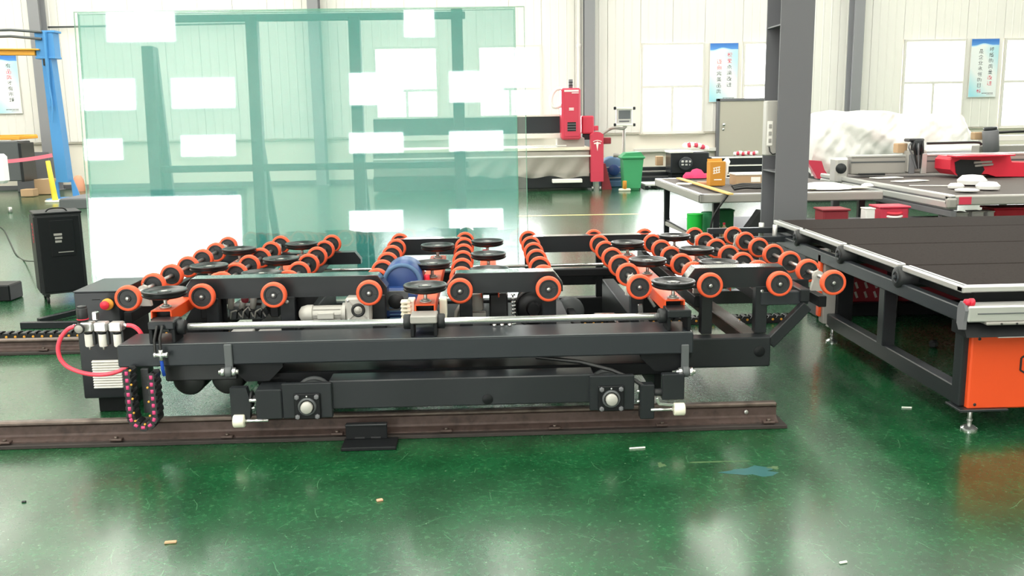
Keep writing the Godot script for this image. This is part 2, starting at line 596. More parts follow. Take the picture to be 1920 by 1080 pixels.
func hall() -> void:
	var flo := struct("floor", MB.new().box(V(1, -0.1, (ZF - ZW) * 0.5), V(54, 0.2, ZF + ZW + 2), 0.0), M.floor_paint)
	part("yellow_line", MB.new().bar(G(968, 405, 0.001), G(1210, 401, 0.001), 0.10, 0.003, 0.0), M.line_paint, flo)
	# worn marks painted or rubbed into the floor
	for q in [[1412, 884, 0.125, 0.06, "floor_blue"], [1450, 877, 0.03, 0.018, "floor_rust"], [1240, 872, 0.02, 0.03, "floor_rust"], [1340, 866, 0.16, 0.008, "floor_rust"]]:
		var c := G(q[0], q[1])
		var ring := []
		for k in 18:
			var an := TAU * k / 18.0
			var rr := 1.0 + 0.28 * sin(an * 3.0 + q[0]) + 0.18 * sin(an * 7.0 + q[1])
			ring.append(P(cos(an) * q[2] * rr, sin(an) * q[3] * rr))
		part("floor_stain", MB.new().prism(ring, Transform3D(Basis(Vector3.RIGHT, -PI / 2), c + V(0, 0.0004, 0)), 0.0008), M[q[4]], flo)
	struct("ceiling", MB.new().box(V(1, 9.1, (ZF - ZW) * 0.5), V(54, 0.2, ZF + ZW + 2), 0.0), M.ceiling_white)
	struct("wall_left", MB.new().box(V(-24.1, 4.5, (ZF - ZW) * 0.5), V(0.2, 9.0, ZF + ZW + 2), 0.0), M.wall_plain)
	struct("wall_right", MB.new().box(V(26.1, 4.5, (ZF - ZW) * 0.5), V(0.2, 9.0, ZF + ZW + 2), 0.0), M.wall_plain)
	struct("wall_front", MB.new().box(V(1, 4.5, ZF + 0.1), V(50, 9.0, 0.2), 0.0), M.wall_plain)
	var wb := struct("wall_back", MB.new().box(V(1, 4.5, -ZW - 0.14), V(50, 9.0, 0.2), 0.0), M.wall_plain)
	# windows of the far wall, two to a bay
	var wins := []
	for bx in [-2.72, 4.53, 11.78, 19.03]:
		wins.append([bx, bx + 1.62])
		wins.append([bx + 2.80, bx + 4.42])
	for w in wins:
		hall_window(w[0], w[1], 1.30, 3.60, -ZW, 1.0, 14.0)
	# ribbed sheets between and above them
	var x := -23.9
	var stops := []
	for w in wins:
		stops.append([x, w[0] - 0.07, 1.27])
		stops.append([w[0] - 0.07, w[1] + 0.07, 3.67])
		x = w[1] + 0.07
	stops.append([x, 25.9, 1.27])
	for s in stops:
		var k := maxi(1, roundi((s[1] - s[0]) / 0.9))
		for i in k:
			part("panel", wall_panel(s[0] + (s[1] - s[0]) * i / k, s[0] + (s[1] - s[0]) * (i + 1) / k, s[2], 8.95), M.wall_cream, wb, false, V(0, 0, -ZW))
	struct("baseboard_back", MB.new().box(V(1, 0.06, -ZW + 0.0), V(50, 0.12, 0.05), 0.004), M.steel_grey)
	struct("trim_1", MB.new().box(V(1, 1.235, -ZW + 0.01), V(50, 0.03, 0.05), 0.004), M.door_grey)
	struct("trim_2", MB.new().box(V(6.0, 0.78, -ZW + 0.06), V(3.4, 0.10, 0.16), 0.01), M.white_paint)
	# windows out of view behind the camera, placed for their reflections in the glass
	for q in [[655, 138, 757, 196], [842, 135, 944, 191], [152, 150, 256, 206], [322, 148, 442, 202], [655, 250, 757, 286], [842, 247, 944, 282], [157, 262, 232, 300], [340, 255, 443, 292], [200, 22, 330, 78], [757, 20, 815, 70], [655, 396, 757, 446], [842, 393, 944, 441]]:
		var a := R(q[0], q[1])
		var b := R(q[2], q[3])
		hall_window(minf(a.x, b.x), maxf(a.x, b.x), minf(a.y, b.y), maxf(a.y, b.y), ZF, -1.0, 8.0, false)
	# gate out of view behind the camera; glowing sections stand for its daylight
	var ga := R(168, 372)
	var gb := R(452, 372)
	var gate := struct("unseen_door_2", null, null)
	var gy := minf(ga.y, 4.2)
	for i in 4:
		var h0 := gy * i / 4.0
		part("gate_glow_section", MB.new().box(V((ga.x + gb.x) * 0.5, h0 + gy / 8.0, ZF - 0.05), V(absf(gb.x - ga.x), gy / 4.0 - 0.03, 0.06), 0.01), M.daylight_pane, gate)
	var gf := MB.new()
	for s in [ga.x - 0.1, gb.x + 0.1]:
		gf.box(V(s, gy * 0.5, ZF - 0.06), V(0.16, gy, 0.12), 0.01)
	gf.box(V((ga.x + gb.x) * 0.5, gy + 0.12, ZF - 0.06), V(absf(gb.x - ga.x) + 0.4, 0.24, 0.12), 0.01)
	part("gate_frame", gf, M.steel_grey, gate)
	area("unseen_gate_light", V((ga.x + gb.x) * 0.5, gy * 0.5, ZF - 0.14), V(0, 0, -1), absf(gb.x - ga.x), gy, 16.0)
	# grey door in the far wall
	var d0 := W(1347, 190, ZW)
	var door := struct("door_1", null, null)
	part("door_leaf", lb(MB.new(), d0.x, d0.x + 1.42, 0.02, 2.08, -ZW + 0.10, -ZW + 0.17, 0.008), M.door_grey, door)
	var df := MB.new()
	lb(df, d0.x - 0.07, d0.x, 0, 2.15, -ZW + 0.02, -ZW + 0.19)
	lb(df, d0.x + 1.42, d0.x + 1.49, 0, 2.15, -ZW + 0.02, -ZW + 0.19)
	lb(df, d0.x - 0.07, d0.x + 1.49, 2.08, 2.15, -ZW + 0.02, -ZW + 0.19)
	part("door_frame", df, M.steel_grey, door)
	var kn := V(d0.x + 0.11, 1.45, -ZW + 0.17)
	part("door_knob", MB.new().cyl(kn, kn + V(0, 0, 0.05), 0.025, 14).lathe(kn + V(0, 0, 0.05), V(0, 0, 1), [P(0, 0), P(0.04, 0.01), P(0.045, 0.03), P(0.03, 0.05), P(0, 0.055)], 16), M.chrome, door)
	part("lock_plate", MB.new().cyl(kn + V(0, -0.13, 0), kn + V(0, -0.13, 0.015), 0.035, 16), M.chrome, door)
	# steel columns along the far wall
	var ci := 0
	for cx in [-18.75, -11.45, -4.26, 3.02, 10.26, 17.5]:
		ci += 1
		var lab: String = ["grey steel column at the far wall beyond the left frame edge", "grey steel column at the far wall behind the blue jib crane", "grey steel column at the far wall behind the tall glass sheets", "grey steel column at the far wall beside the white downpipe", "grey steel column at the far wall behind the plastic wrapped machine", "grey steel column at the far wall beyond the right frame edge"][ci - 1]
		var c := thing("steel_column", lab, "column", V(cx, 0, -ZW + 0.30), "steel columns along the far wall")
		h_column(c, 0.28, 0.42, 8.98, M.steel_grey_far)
	# the nearer column by the conveyor table
	var pl := thing("steel_column", "broad grey steel column standing close behind the brown conveyor table", "column", V(W(1481, 300, 9.3).x, 0, -9.45))
	h_column(pl, 0.33, 0.46, 8.98, M.steel_grey)
	var ex: float = pl.position.x
	for yy in [1.20, 2.62]:
		part("stiffener", MB.new().box(V(ex - 0.085, yy, -9.45), V(0.15, 0.015, 0.42), 0.002), M.steel_grey, pl)
	# electrical trunking and switch box on its side
	var bx0 := ex - 0.165
	var sw := thing("switch_box", "pale grey switch box fixed to the side of the nearer column", "box", V(bx0 - 0.01, 1.30, -9.35))
	part("box_body", lb(MB.new(), bx0 - 0.085, bx0 + 0.07, 1.36, 1.90, -9.42, -9.30, 0.01), M.cast_alu, sw)
	part("label_plate", lb(MB.new(), bx0 - 0.075, bx0 - 0.02, 1.46, 1.70, -9.30, -9.29, 0.003), M.paper, sw)
	for k in 3:
		part("switch_key", lb(MB.new(), bx0 - 0.062, bx0 - 0.034, 1.49 + k * 0.07, 1.53 + k * 0.07, -9.29, -9.28, 0.003), M.alu_dull, sw)
	part("cable", MB.new().tube([V(bx0 - 0.05, 1.45, -9.295), V(bx0 - 0.045, 1.40, -9.28), V(bx0 - 0.02, 1.375, -9.275), V(bx0 + 0.01, 1.38, -9.275)], 0.006, 6), M.black_rubber, sw)
	# downpipe
	var dp := W(1087, 80, 25.6)
	solo("downpipe", MB.new().cyl(V(dp.x, 0.0, -25.72), V(dp.x, 8.9, -25.72), 0.06, 16).cyl(V(dp.x, 3.55, -25.72), V(dp.x, 3.65, -25.72), 0.072, 16).cyl(V(dp.x, 1.6, -25.72), V(dp.x, 1.7, -25.72), 0.072, 16), M.white_paint, "white vertical downpipe against the far wall left of a steel column", "pipe")
	posters()

func h_column(c: Node3D, w: float, d: float, h: float, m: Material) -> void:
	var o := c.position
	part("flange", MB.new().box(o + V(0, h * 0.5, d * 0.5 - 0.01), V(w, h, 0.02), 0.003), m, c)
	part("flange", MB.new().box(o + V(0, h * 0.5, -d * 0.5 + 0.01), V(w, h, 0.02), 0.003), m, c)
	part("web", MB.new().box(o + V(0, h * 0.5, 0), V(0.014, h, d - 0.04), 0.0), m, c)
	part("base_plate", MB.new().box(o + V(0, 0.012, 0), V(w + 0.08, 0.024, d + 0.08), 0.004), m, c)

# unseen roof skylights, two to a bay, placed for light and floor streaks
func unseen_roof_lights() -> void:
	var xs := [-15.6, -13.2, -8.9, -6.9, -1.5, 0.5, 5.8, 7.7, 13.0, 15.0]
	for i in xs.size():
		window_count += 1
		var w := struct("window_%d" % window_count, null, null)  # roof strip out of view, numbered with the windows
		var x: float = xs[i]
		var wd := 1.5 if x < -5.0 else 0.9
		var z0 := -25.0
		var z1 := 13.0
		var f := MB.new()
		for s in [-1.0, 1.0]:
			lb(f, x + s * wd * 0.5 - 0.04, x + s * wd * 0.5 + 0.04, 8.90, 9.0, z0, z1, 0.005)
		part("frame", f, M.white_paint, w)
		for k in 12:
			var a := lerpf(z0, z1, k / 12.0)
			var b := lerpf(z0, z1, (k + 1) / 12.0)
			part("pane", lb(MB.new(), x - wd * 0.5 + 0.04, x + wd * 0.5 - 0.04, 8.95, 8.97, a + 0.03, b - 0.03, 0.0), M.unseen_roof_pane, w)
		area("unseen_skylight", V(x, 8.88, (z0 + z1) * 0.5), V(0, -1, 0), wd, z1 - z0, 6.0, Color(1.0, 0.985, 0.95))

# ------------------------------------------------------------------ wall banners, lettered stroke by stroke
const GLYPHS := {
	"积": "3001 0343 2029 2306 2345 5090 5055 9095 5595 6749 7899",
	"累": "1080 1014 8084 1484 1282 4044 5535 3567 6737 3778 5759 3819 7899",
	"点": "4043 4272 1383 1316 8386 1686 0809 3839 5859 8899",
	"滴": "0111 0414 0916 3191 6061 4342 7283 3439 3494 9499 6478 4676 5878 5658 7678",
	"改": "0141 4144 4404 0408 0848 6050 5053 5393 8379 4995 5599",
	"进": "0111 0414 1417 0839 3999 4292 4595 6068 8088 1708",
	"迈": "0111 0414 1417 0839 3999 4191 6167 6394 9488 8878",
	"向": "5031 1393 1319 9399 3575 3538 7578 3878",
	"完": "5051 0292 0203 9293 2474 1696 3609 6668 6899 9997",
	"美": "2041 8061 1181 5155 1383 0595 5559 1797 5719 5799",
	"品": "3070 3033 7073 3373 0545 0509 4549 0949 5595 5559 9599 5999",
	"质": "8011 1109 2393 5255 3585 3538 8588 5719 6899",
	"持": "0343 2028 2818 0645 5291 7073 4393 4595 7579 7969 5758",
	"续": "3003 0343 4306 0636 0938 5190 7054 4494 9487 5565 5767 4897 7859 7899",
	"的": "2011 0242 0208 4248 0848 0545 6052 5393 9398 9878 6565 6676",
	"量": "2070 2023 7073 2373 0494 2575 2528 7578 2878 5559 0999",
	"是": "2070 2023 7073 2373 2171 0595 5559 5787 2609 2899",
	"企": "5004 5094 5359 5686 2629 0999",
	"业": "3038 6068 0336 9366 0999",
	"永": "4051 1272 7262 5259 5949 0545 4518 8365 6599",
	"恒": "2029 0305 3335 4191 4999 5373 5357 8387 5585 5787",
	"目": "1080 1019 8089 1989 1383 1686",
	"标": "0343 2029 2306 2345 5191 4494 7479 7969 5648 8698",
	"有": "0292 5006 3439 3484 8489 3686 3888 8979",
	"才": "0393 6069 6949 6317",
	"市": "5051 0292 1518 1585 8588 5259",
	"场": "0343 2028 0938 5191 9154 5494 9488 8878 7458 8568",
}

func line_on(img: Image, a: Vector2, b: Vector2, c: Color, w: int) -> void:
	var k := int(a.distance_to(b)) + 1
	for i in k + 1:
		var p := a.lerp(b, float(i) / k)
		img.fill_rect(Rect2i(int(p.x), int(p.y), w, w), c)

func glyph(img: Image, ch: String, x: float, y: float, s: float, c: Color) -> void:
	for st in GLYPHS[ch].split(" "):
		line_on(img, P(x + st[0].to_int() * s / 9.0, y + st[1].to_int() * s / 9.0), P(x + st[2].to_int() * s / 9.0, y + st[3].to_int() * s / 9.0), c, 3)

func banner_picture(columns: Array) -> ImageTexture:
	var w := 240
	var h := 512
	var img := Image.create(w, h, false, Image.FORMAT_RGB8)
	for y in h:
		for x in w:
			var u := float(x) / w
			var v := float(y) / h
			var c := Color(0.93, 0.95, 0.95)
			c = c.lerp(Color(0.62, 0.87, 0.93), clampf(u * 1.3 - 0.5 - absf(v - 0.2) * 1.6, 0.0, 0.6))
			c = c.lerp(Color(0.58, 0.86, 0.92), clampf(v * 1.9 - 0.9 - u * 1.1, 0.0, 0.8))
			var wave := 50.0 + 9.0 * sin(u * 5.0 + 2.2) + (4.0 * sin(u * 11.0))
			if y < wave:
				c = Color(0.22, 0.47, 0.80).lerp(Color(0.38, 0.62, 0.90), clampf(v * 9.0, 0.0, 1.0))
			elif y < wave + 9.0:
				c = Color(0.72, 0.88, 0.98)
			img.set_pixel(x, y, c)
	for col in columns:
		var yy: float = col[1]
		for i in col[2].length():
			var ch: String = col[2][i]
			glyph(img, ch, col[0], yy, 34.0, Color(0.86, 0.20, 0.34) if col[3].contains(ch) else Color(0.22, 0.26, 0.28))
			yy += col[4]
	# the small maker's line at the foot, too small to read
	for k in 11:
		img.fill_rect(Rect2i(118 + k * 9, 476, 6, 8 - (k % 3)), Color(0.25, 0.27, 0.3))
	img.fill_rect(Rect2i(158, 490, 58, 3), Color(0.5, 0.5, 0.52))
	return ImageTexture.create_from_image(img)

func banner(at: Vector3, w: float, h: float, columns: Array, label: String) -> void:
	var root := thing("wall_banner", label, "banner", at, "slogan banners on the far wall")
	part("board", MB.new().box(at + V(0, -h * 0.5, 0.0), V(w + 0.03, h + 0.03, 0.03), 0.004), M.white_paint, root)
	var m := mat("banner_print_%d" % taken["wall_banner"], "#ffffff", 0.55)
	m.albedo_texture = banner_picture(columns)
	var b := MB.new()
	var z := 0.017
	b.quad(V(-w * 0.5, 0, z), V(w * 0.5, 0, z), V(w * 0.5, -h, z), V(-w * 0.5, -h, z), V(0, 0, 1))
	part("print", b, m, root, true)

func posters() -> void:
	var z := -ZW + 0.035
	var a := W(1330, 82, ZW)
	banner(V(a.x + 0.40, 3.63, z), 0.77, 1.56, [[150, 84, "积累点滴改进", "积累", 52.0], [62, 140, "迈向完美品质", "迈向", 52.0]], "pale blue slogan banner between two windows, directly above the grey door")
	var b := W(1822, 74, ZW)
	banner(V(b.x + 0.37, 3.65, z), 0.77, 1.56, [[160, 72, "持续的质量改进", "改进", 50.0], [70, 90, "是企业永恒的目标", "标", 50.0]], "pale blue slogan banner above the cutting tables, rightmost on the far wall")
	var c := W(33, 104, ZW)
	banner(V(c.x - 0.42, 3.58, z), 0.80, 1.52, [[150, 74, "有品质才有市场", "品质", 50.0]], "pale blue slogan banner under the amber crane arm, leftmost on the far wall")

# ------------------------------------------------------------------ rails and cable carrier
func rail(called: String, x0: float, x1: float, z: float, label: String, k: float) -> void:
	var r := thing(called, label, "rail", V((x0 + x1) * 0.5, 0, z), "steel floor rails under the machine")
	var xf := Transform3D(Basis(V(0, 0, -1), V(0, 1, 0), V(1, 0, 0)), V((x0 + x1) * 0.5, 0.022, z))
	part("rail_web", MB.new().prism([P(-0.055, 0), P(0.055, 0), P(0.055, 0.008), P(0.012, 0.024), P(0.008, 0.036), P(0.008, 0.082 * k), P(0.02, 0.09 * k), P(-0.02, 0.09 * k), P(-0.008, 0.082 * k), P(-0.008, 0.036), P(-0.012, 0.024), P(-0.055, 0.008)], xf, x1 - x0), M.rail_rust, r)
	part("rail_head", MB.new().box(V((x0 + x1) * 0.5, 0.022 + 0.09 * k + 0.012, z), V(x1 - x0, 0.026, 0.05), 0.008), M.rail_head, r)
	part("base_plate", MB.new().box(V((x0 + x1) * 0.5 + 0.02, 0.011, z), V(x1 - x0 + 0.04, 0.022, 0.19), 0.003), M.rail_base, r)
	var x := x1 - 0.06
	while x > x0:
		var c := part("rail_clip", MB.new().box(V(x, 0.034, z + 0.062), V(0.07, 0.014, 0.04), 0.004), M.rail_rust, r)
		part("clip_bolt", MB.new().cyl(V(x, 0.04, z + 0.064), V(x, 0.052, z + 0.064), 0.012, 6), M.rail_head, c)
		x -= 0.62

func rails() -> void:
	rail("floor_rail", -6.2, 1.70, -5.17, "rusty steel rail along the near side under the machine", 1.0)
	rail("floor_rail", -6.2, 1.55, -7.36, "rusty steel rail running along the far side of the machine", 0.75)
	var bt := G(1440, 770, 0.08)
	part("web_bolt", MB.new().cyl(V(1.52, 0.082, -5.155), V(1.52, 0.082, -5.145), 0.013, 8), M.steel, get_node("floor_rail"))
	# rail stop: a black angle with a foot plate
	var s0 := W(648, 800, 5.05)
	var s1 := W(726, 800, 5.05)
	var st := thing("rail_stop", "black angle bracket standing on the floor before the near rail", "bracket", V((s0.x + s1.x) * 0.5, 0, -5.0))
	part("upright", lb(MB.new(), s0.x, s1.x, 0.02, 0.105, -5.055, -5.04, 0.003), M.charcoal_dark, st)
	part("upper_lip", lb(MB.new(), s0.x, s1.x, 0.097, 0.108, -5.075, -5.03, 0.003), M.charcoal, st)
	part("foot_plate", lb(MB.new(), s0.x - 0.01, s1.x + 0.06, 0.0, 0.02, -5.06, -4.90, 0.004), M.charcoal_dark, st)
	for k in 2:
		part("slot", lb(MB.new(), s0.x + 0.05 + k * 0.09, s0.x + 0.105 + k * 0.09, 0.022, 0.032, -5.041, -5.037, 0.001), M.black_plastic, st)
	# long cable carrier lying behind the machine
	var cc := thing("cable_carrier", "black plastic cable carrier lying along the floor behind the machine", "cable carrier", V(0, 0, -7.85))
	var link := MB.new()
	for s in [-1.0, 1.0]:
		link.prism([P(-0.036, 0.0), P(0.030, 0.0), P(0.040, 0.02), P(0.030, 0.06), P(-0.020, 0.06), P(-0.036, 0.04)], Transform3D(Basis(), V(0, 0, s * 0.05)), 0.012)
	link.box(V(-0.006, 0.053, 0), V(0.032, 0.012, 0.10), 0.003)
	link.box(V(-0.006, 0.006, 0), V(0.03, 0.012, 0.10), 0.003)
	var lm := link.mesh()
	var pin := MB.new().cyl(V(0.012, 0.03, 0.055), V(0.012, 0.03, 0.060), 0.011, 10).mesh()
	var x := -5.2
	while x < 2.68:
		var l := part("link", lm, M.black_plastic, cc, true, V(x, 0.0, 0))
		part("pin", pin, M.amber, l, true)
		x += 0.074
	part("support_tray", MB.new().box(V(-1.25, 0.001, -7.85), V(7.9, 0.002, 0.16), 0.0), M.charcoal_dark, cc)

# ------------------------------------------------------------------ the glass loading machine
const ROWS := [-2.128, -1.6875, -1.258, -0.683, -0.132, 0.408, 0.966, 1.403, 1.834, 2.168]

func zrow(k: int) -> float:
	return -(5.6 if k == 0 else 6.048 + (k - 1) * 0.3687)

func machine() -> void:
	var m := thing("glass_loading_machine", "long charcoal glass loading machine with rows of orange tyred wheels", "machine", V(0, 0, -6.7))
	wheels(m)
	# crossbeams between the first and the second wheels
	for b in [[-1.835, -0.585], [-0.215, 0.505], [1.275, 1.945]]:
		beam_gloss_strip(part("crossbeam", chamfered_beam(b[0], b[1], 0.715, 0.838, -5.70, -5.82), M.charcoal, m), b[0], b[1], 0.715, 0.838, -5.70, -5.82)
	for b in [[-0.76, -0.06], [0.36, 1.56]]:
		beam_gloss_strip(part("crossbeam", chamfered_beam(b[0], b[1], 0.665, 0.795, -7.72, -7.82), M.charcoal, m), b[0], b[1], 0.665, 0.795, -7.72, -7.82)
	part("crossbeam", chamfered_beam(-2.2, -1.0, 0.60, 0.70, -7.72, -7.82), M.charcoal, m)
	# carrying beams below the rows of wheels
	for i in ROWS.size():
		if i >= 3 and i <= 6:
			continue
		var xx: float = ROWS[i] - 0.035
		part("row_beam", lb(MB.new(), xx - 0.025, xx + 0.025, 0.585, 0.655, -7.90, -5.74 if not i in [0, 6, 9] else -5.66), M.charcoal_dark, m)
	# posts and bracket plates
	for q in [[-1.66, 0.08], [-1.20, 0.09], [-0.64, 0.085], [-0.10, 0.08], [0.42, 0.085], [0.97, 0.08], [1.41, 0.07], [1.755, 0.075]]:
		part("post", lb(MB.new(), q[0] - q[1] * 0.5, q[0] + q[1] * 0.5, 0.42, 0.72, -5.76, -5.69), M.charcoal, m)
		part("post_bolt", MB.new().cyl(V(q[0], 0.69, -5.69), V(q[0], 0.69, -5.68), 0.012, 6), M.steel, m)
	for q in [-1.9, -0.7, 0.40, 1.005, 1.60]:
		part("post", lb(MB.new(), q - 0.03, q + 0.03, 0.26, 0.68, -7.86, -7.80), M.charcoal_dark, m)
	part("gusset", MB.new().prism([P(-1.95, 0.42), P(-1.60, 0.42), P(-1.60, 0.70), P(-1.78, 0.70)], Transform3D(Basis(), V(0, 0, -5.80)), 0.012), M.charcoal_dark, m)
	part("gusset", MB.new().prism([P(-1.24, 0.42), P(-1.02, 0.70), P(-1.24, 0.70)], Transform3D(Basis(), V(0, 0, -5.80)), 0.012), M.charcoal_dark, m)
	# lower frame
	part("lower_beam", lb(MB.new(), -1.95, 1.795, 0.225, 0.415, -5.72, -5.60, 0.008), M.charcoal, m)
	part("end_cap", MB.new().cyl(V(1.725, 0.325, -5.60), V(1.725, 0.325, -5.596), 0.035, 20), M.charcoal_dark, m)
	part("lower_beam", lb(MB.new(), -1.95, 1.70, 0.06, 0.255, -7.90, -7.80, 0.008), M.charcoal_dark, m)
	part("upper_rail", lb(MB.new(), -1.95, 1.60, 0.36, 0.485, -7.90, -7.84, 0.006), M.charcoal_dark, m)
	for xx in [-1.90, -0.62, 0.55, 1.70]:
		part("side_beam", MB.new().bar(V(xx, 0.37, -5.70), V(xx, 0.32, -7.85), 0.11, 0.09, 0.006), M.brown_gloss if xx > 1.0 else M.charcoal_dark, m)
	part("shelf_plate", lb(MB.new(), -1.55, 0.60, 0.40, 0.41, -6.9, -5.9, 0.003), M.charcoal_dark, m)
	# brace and bracket that carry the outer row
	part("brace", MB.new().bar(V(1.80, 0.36, -5.66), V(2.03, 0.60, -5.66), 0.06, 0.07, 0.005), M.charcoal, m)
	part("bracket_arm", lb(MB.new(), 1.75, 2.05, 0.60, 0.685, -5.74, -5.68, 0.005), M.charcoal_light, m)
	part("bracket_arm", lb(MB.new(), 2.03, 2.17, 0.585, 0.70, -6.10, -6.02, 0.005), M.charcoal, m)
	part("side_beam", MB.new().bar(V(2.02, 0.66, -5.66), V(2.02, 0.66, -7.9), 0.06, 0.08, 0.005), M.charcoal, m)
	part("cross_tube", lb(MB.new(), 1.60, 2.10, 0.36, 0.46, -7.00, -6.90, 0.006), M.charcoal, m)
	part("cross_tube", lb(MB.new(), -2.2, 2.2, 0.53, 0.59, -7.35, -7.29, 0.006), M.charcoal_dark, m)
	part("tie_rod", MB.new().cyl(V(-1.9, 0.57, -7.62), V(1.6, 0.57, -7.62), 0.014, 12), M.chrome, m)
	# lifting frame in front: beam, shaft and shaft blocks
	var fb := part("front_beam", lb(MB.new(), -2.03, 1.192, 0.452, 0.577, -5.40, -5.10, 0.008), M.charcoal_light, m)
	part("edge_bead", lb(MB.new(), -2.02, 1.185, 0.574, 0.580, -5.112, -5.102, 0.002), M.steel_grey_dark, fb)
	part("shaft", MB.new().cyl(V(-1.66, 0.655, -5.20), V(1.03, 0.652, -5.20), 0.020, 20), M.chrome, m)
	for q in [[-1.86, -1.715], [-0.405, -0.255], [1.05, 1.185]]:
		var blk := part("shaft_block", lb(MB.new(), q[0], q[1], 0.655, 0.70, -5.28, -5.13, 0.006), M.alu_dull if q[0] > -1.0 and q[0] < 0.0 else M.charcoal, m)
		part("block_cheek", lb(MB.new(), q[0], q[0] + 0.02, 0.577, 0.67, -5.28, -5.14, 0.003), M.charcoal_dark, blk)
		part("block_cheek", lb(MB.new(), q[1] - 0.02, q[1], 0.577, 0.67, -5.28, -5.14, 0.003), M.charcoal_dark, blk)
		for s in [-1.0, 1.0]:
			var cx: float = q[0] - 0.02 if s < 0 else q[1] + 0.02
			if (s < 0 and q[0] < -1.5) or (s > 0 and q[0] > 1.0):
				continue
			part("collar", MB.new().cyl(V(cx - 0.022, 0.655, -5.20), V(cx + 0.022, 0.655, -5.20), 0.043, 20), M.black_plastic, blk)
	# tabs with toggle bolts on the front beam
	for px in [427.0, 1286.0]:
		var a := W(px, 680, 5.07)
		var tab := part("hinge_tab", lb(MB.new(), a.x - 0.022, a.x + 0.022, a.y - 0.055, a.y + 0.10, -5.10, -5.085, 0.004), M.steel_grey_dark, m)
		part("hinge_bolt", MB.new().cyl(V(a.x - 0.055, a.y - 0.055, -5.075), V(a.x + 0.055, a.y - 0.055, -5.075), 0.014, 12).cyl(V(a.x - 0.042, a.y - 0.055, -5.075), V(a.x - 0.020, a.y - 0.055, -5.075), 0.026, 6).cyl(V(a.x + 0.020, a.y - 0.055, -5.075), V(a.x + 0.042, a.y - 0.055, -5.075), 0.026, 6), M.chrome, tab)
		part("hinge_knuckle", MB.new().cyl(V(a.x - 0.018, a.y - 0.055, -5.08), V(a.x + 0.018, a.y - 0.055, -5.08), 0.032, 16), M.steel_grey_dark, tab)
	carriage(m)
	lift_arms(m)
	drives(m)
	cabinet_and_air(m)

func chamfered_beam(x0: float, x1: float, y0: float, y1: float, zf: float, zb: float) -> MB:
	var c := (y1 - y0) * 0.62
	return MB.new().prism([P(x0, y0), P(x1, y0), P(x1, y1 - c), P(x1 - c * 0.75, y1), P(x0 + c * 0.75, y1), P(x0, y1 - c)], Transform3D(Basis(), V(0, 0, (zf + zb) * 0.5)), absf(zf - zb))

# glossy strip added on top of a crossbeam to mirror the bright hall
func beam_gloss_strip(o: Node3D, x0: float, x1: float, y0: float, y1: float, zf: float, zb: float) -> void:
	var c := (y1 - y0) * 0.62
	var zm := (zf + zb) * 0.5
	var w := absf(zf - zb) + 0.008
	var l := MB.new()
	l.bar(V(x0 + c * 0.75, y1 + 0.003, zm), V(x1 - c * 0.75, y1 + 0.003, zm), w, 0.006, 0.001)
	l.bar(V(x0, y1 - c + 0.003, zm), V(x0 + c * 0.75, y1 + 0.003, zm), w, 0.006, 0.001)
	l.bar(V(x1, y1 - c + 0.003, zm), V(x1 - c * 0.75, y1 + 0.003, zm), w, 0.006, 0.001)
	part("added_gloss_strip", l, M.charcoal_gloss, o)

func wheels(m: Node3D) -> void:
	var tyre := MB.new().lathe(Vector3.ZERO, V(0, 0, 1), [P(0.060, -0.023), P(0.072, -0.024), P(0.0765, -0.019), P(0.0785, -0.008), P(0.0785, 0.008), P(0.0765, 0.019), P(0.072, 0.024), P(0.060, 0.023), P(0.0595, 0.0), P(0.060, -0.023)], 36).mesh()
	var hb := MB.new().lathe(Vector3.ZERO, V(0, 0, 1), [P(0, -0.020), P(0.018, -0.020), P(0.022, -0.013), P(0.048, -0.013), P(0.052, -0.019), P(0.0605, -0.019), P(0.0605, 0.019), P(0.052, 0.019), P(0.048, 0.013), P(0.022, 0.013), P(0.018, 0.020), P(0, 0.020)], 28)
	hb.box(V(0, 0, 0.014), V(0.098, 0.005, 0.004), 0.001)
	var hub := hb.mesh()
	var bolt := MB.new().cyl(V(0, 0, 0.018), V(0, 0, 0.027), 0.011, 12).mesh()
	for i in ROWS.size():
		var x: float = ROWS[i]
		part("axle", MB.new().cyl(V(x, 0.752, -7.93), V(x, 0.752, -5.60), 0.0125, 14), M.steel, m)
		for k in 7:
			if k == 6 and (i == 1 or i == 2) and false:
				continue
			var w := part("roller_wheel", tyre, M.orange_tyre, m, false, V(x, 0.752, zrow(k)))
			w.rotation.z = rng.randf() * TAU
			part("hub", hub, M.hub_black, w, true)
			part("hub_bolt", bolt, M.steel, w, true)
		for z in [-5.86, -7.74]:
			var pb_ := part("pillow_block", MB.new().prism([P(-0.045, -0.10), P(0.045, -0.10), P(0.042, -0.075), P(0.03, -0.03), P(0.034, 0.0), P(0.024, 0.024), P(0.0, 0.034), P(-0.024, 0.024), P(-0.034, 0.0), P(-0.03, -0.03), P(-0.042, -0.075)], Transform3D(Basis(), V(x, 0.752, z)), 0.03), M.cast_alu, m)
			part("grease_nipple", MB.new().cyl(V(x, 0.784, z), V(x, 0.795, z), 0.004, 6), M.steel, pb_)

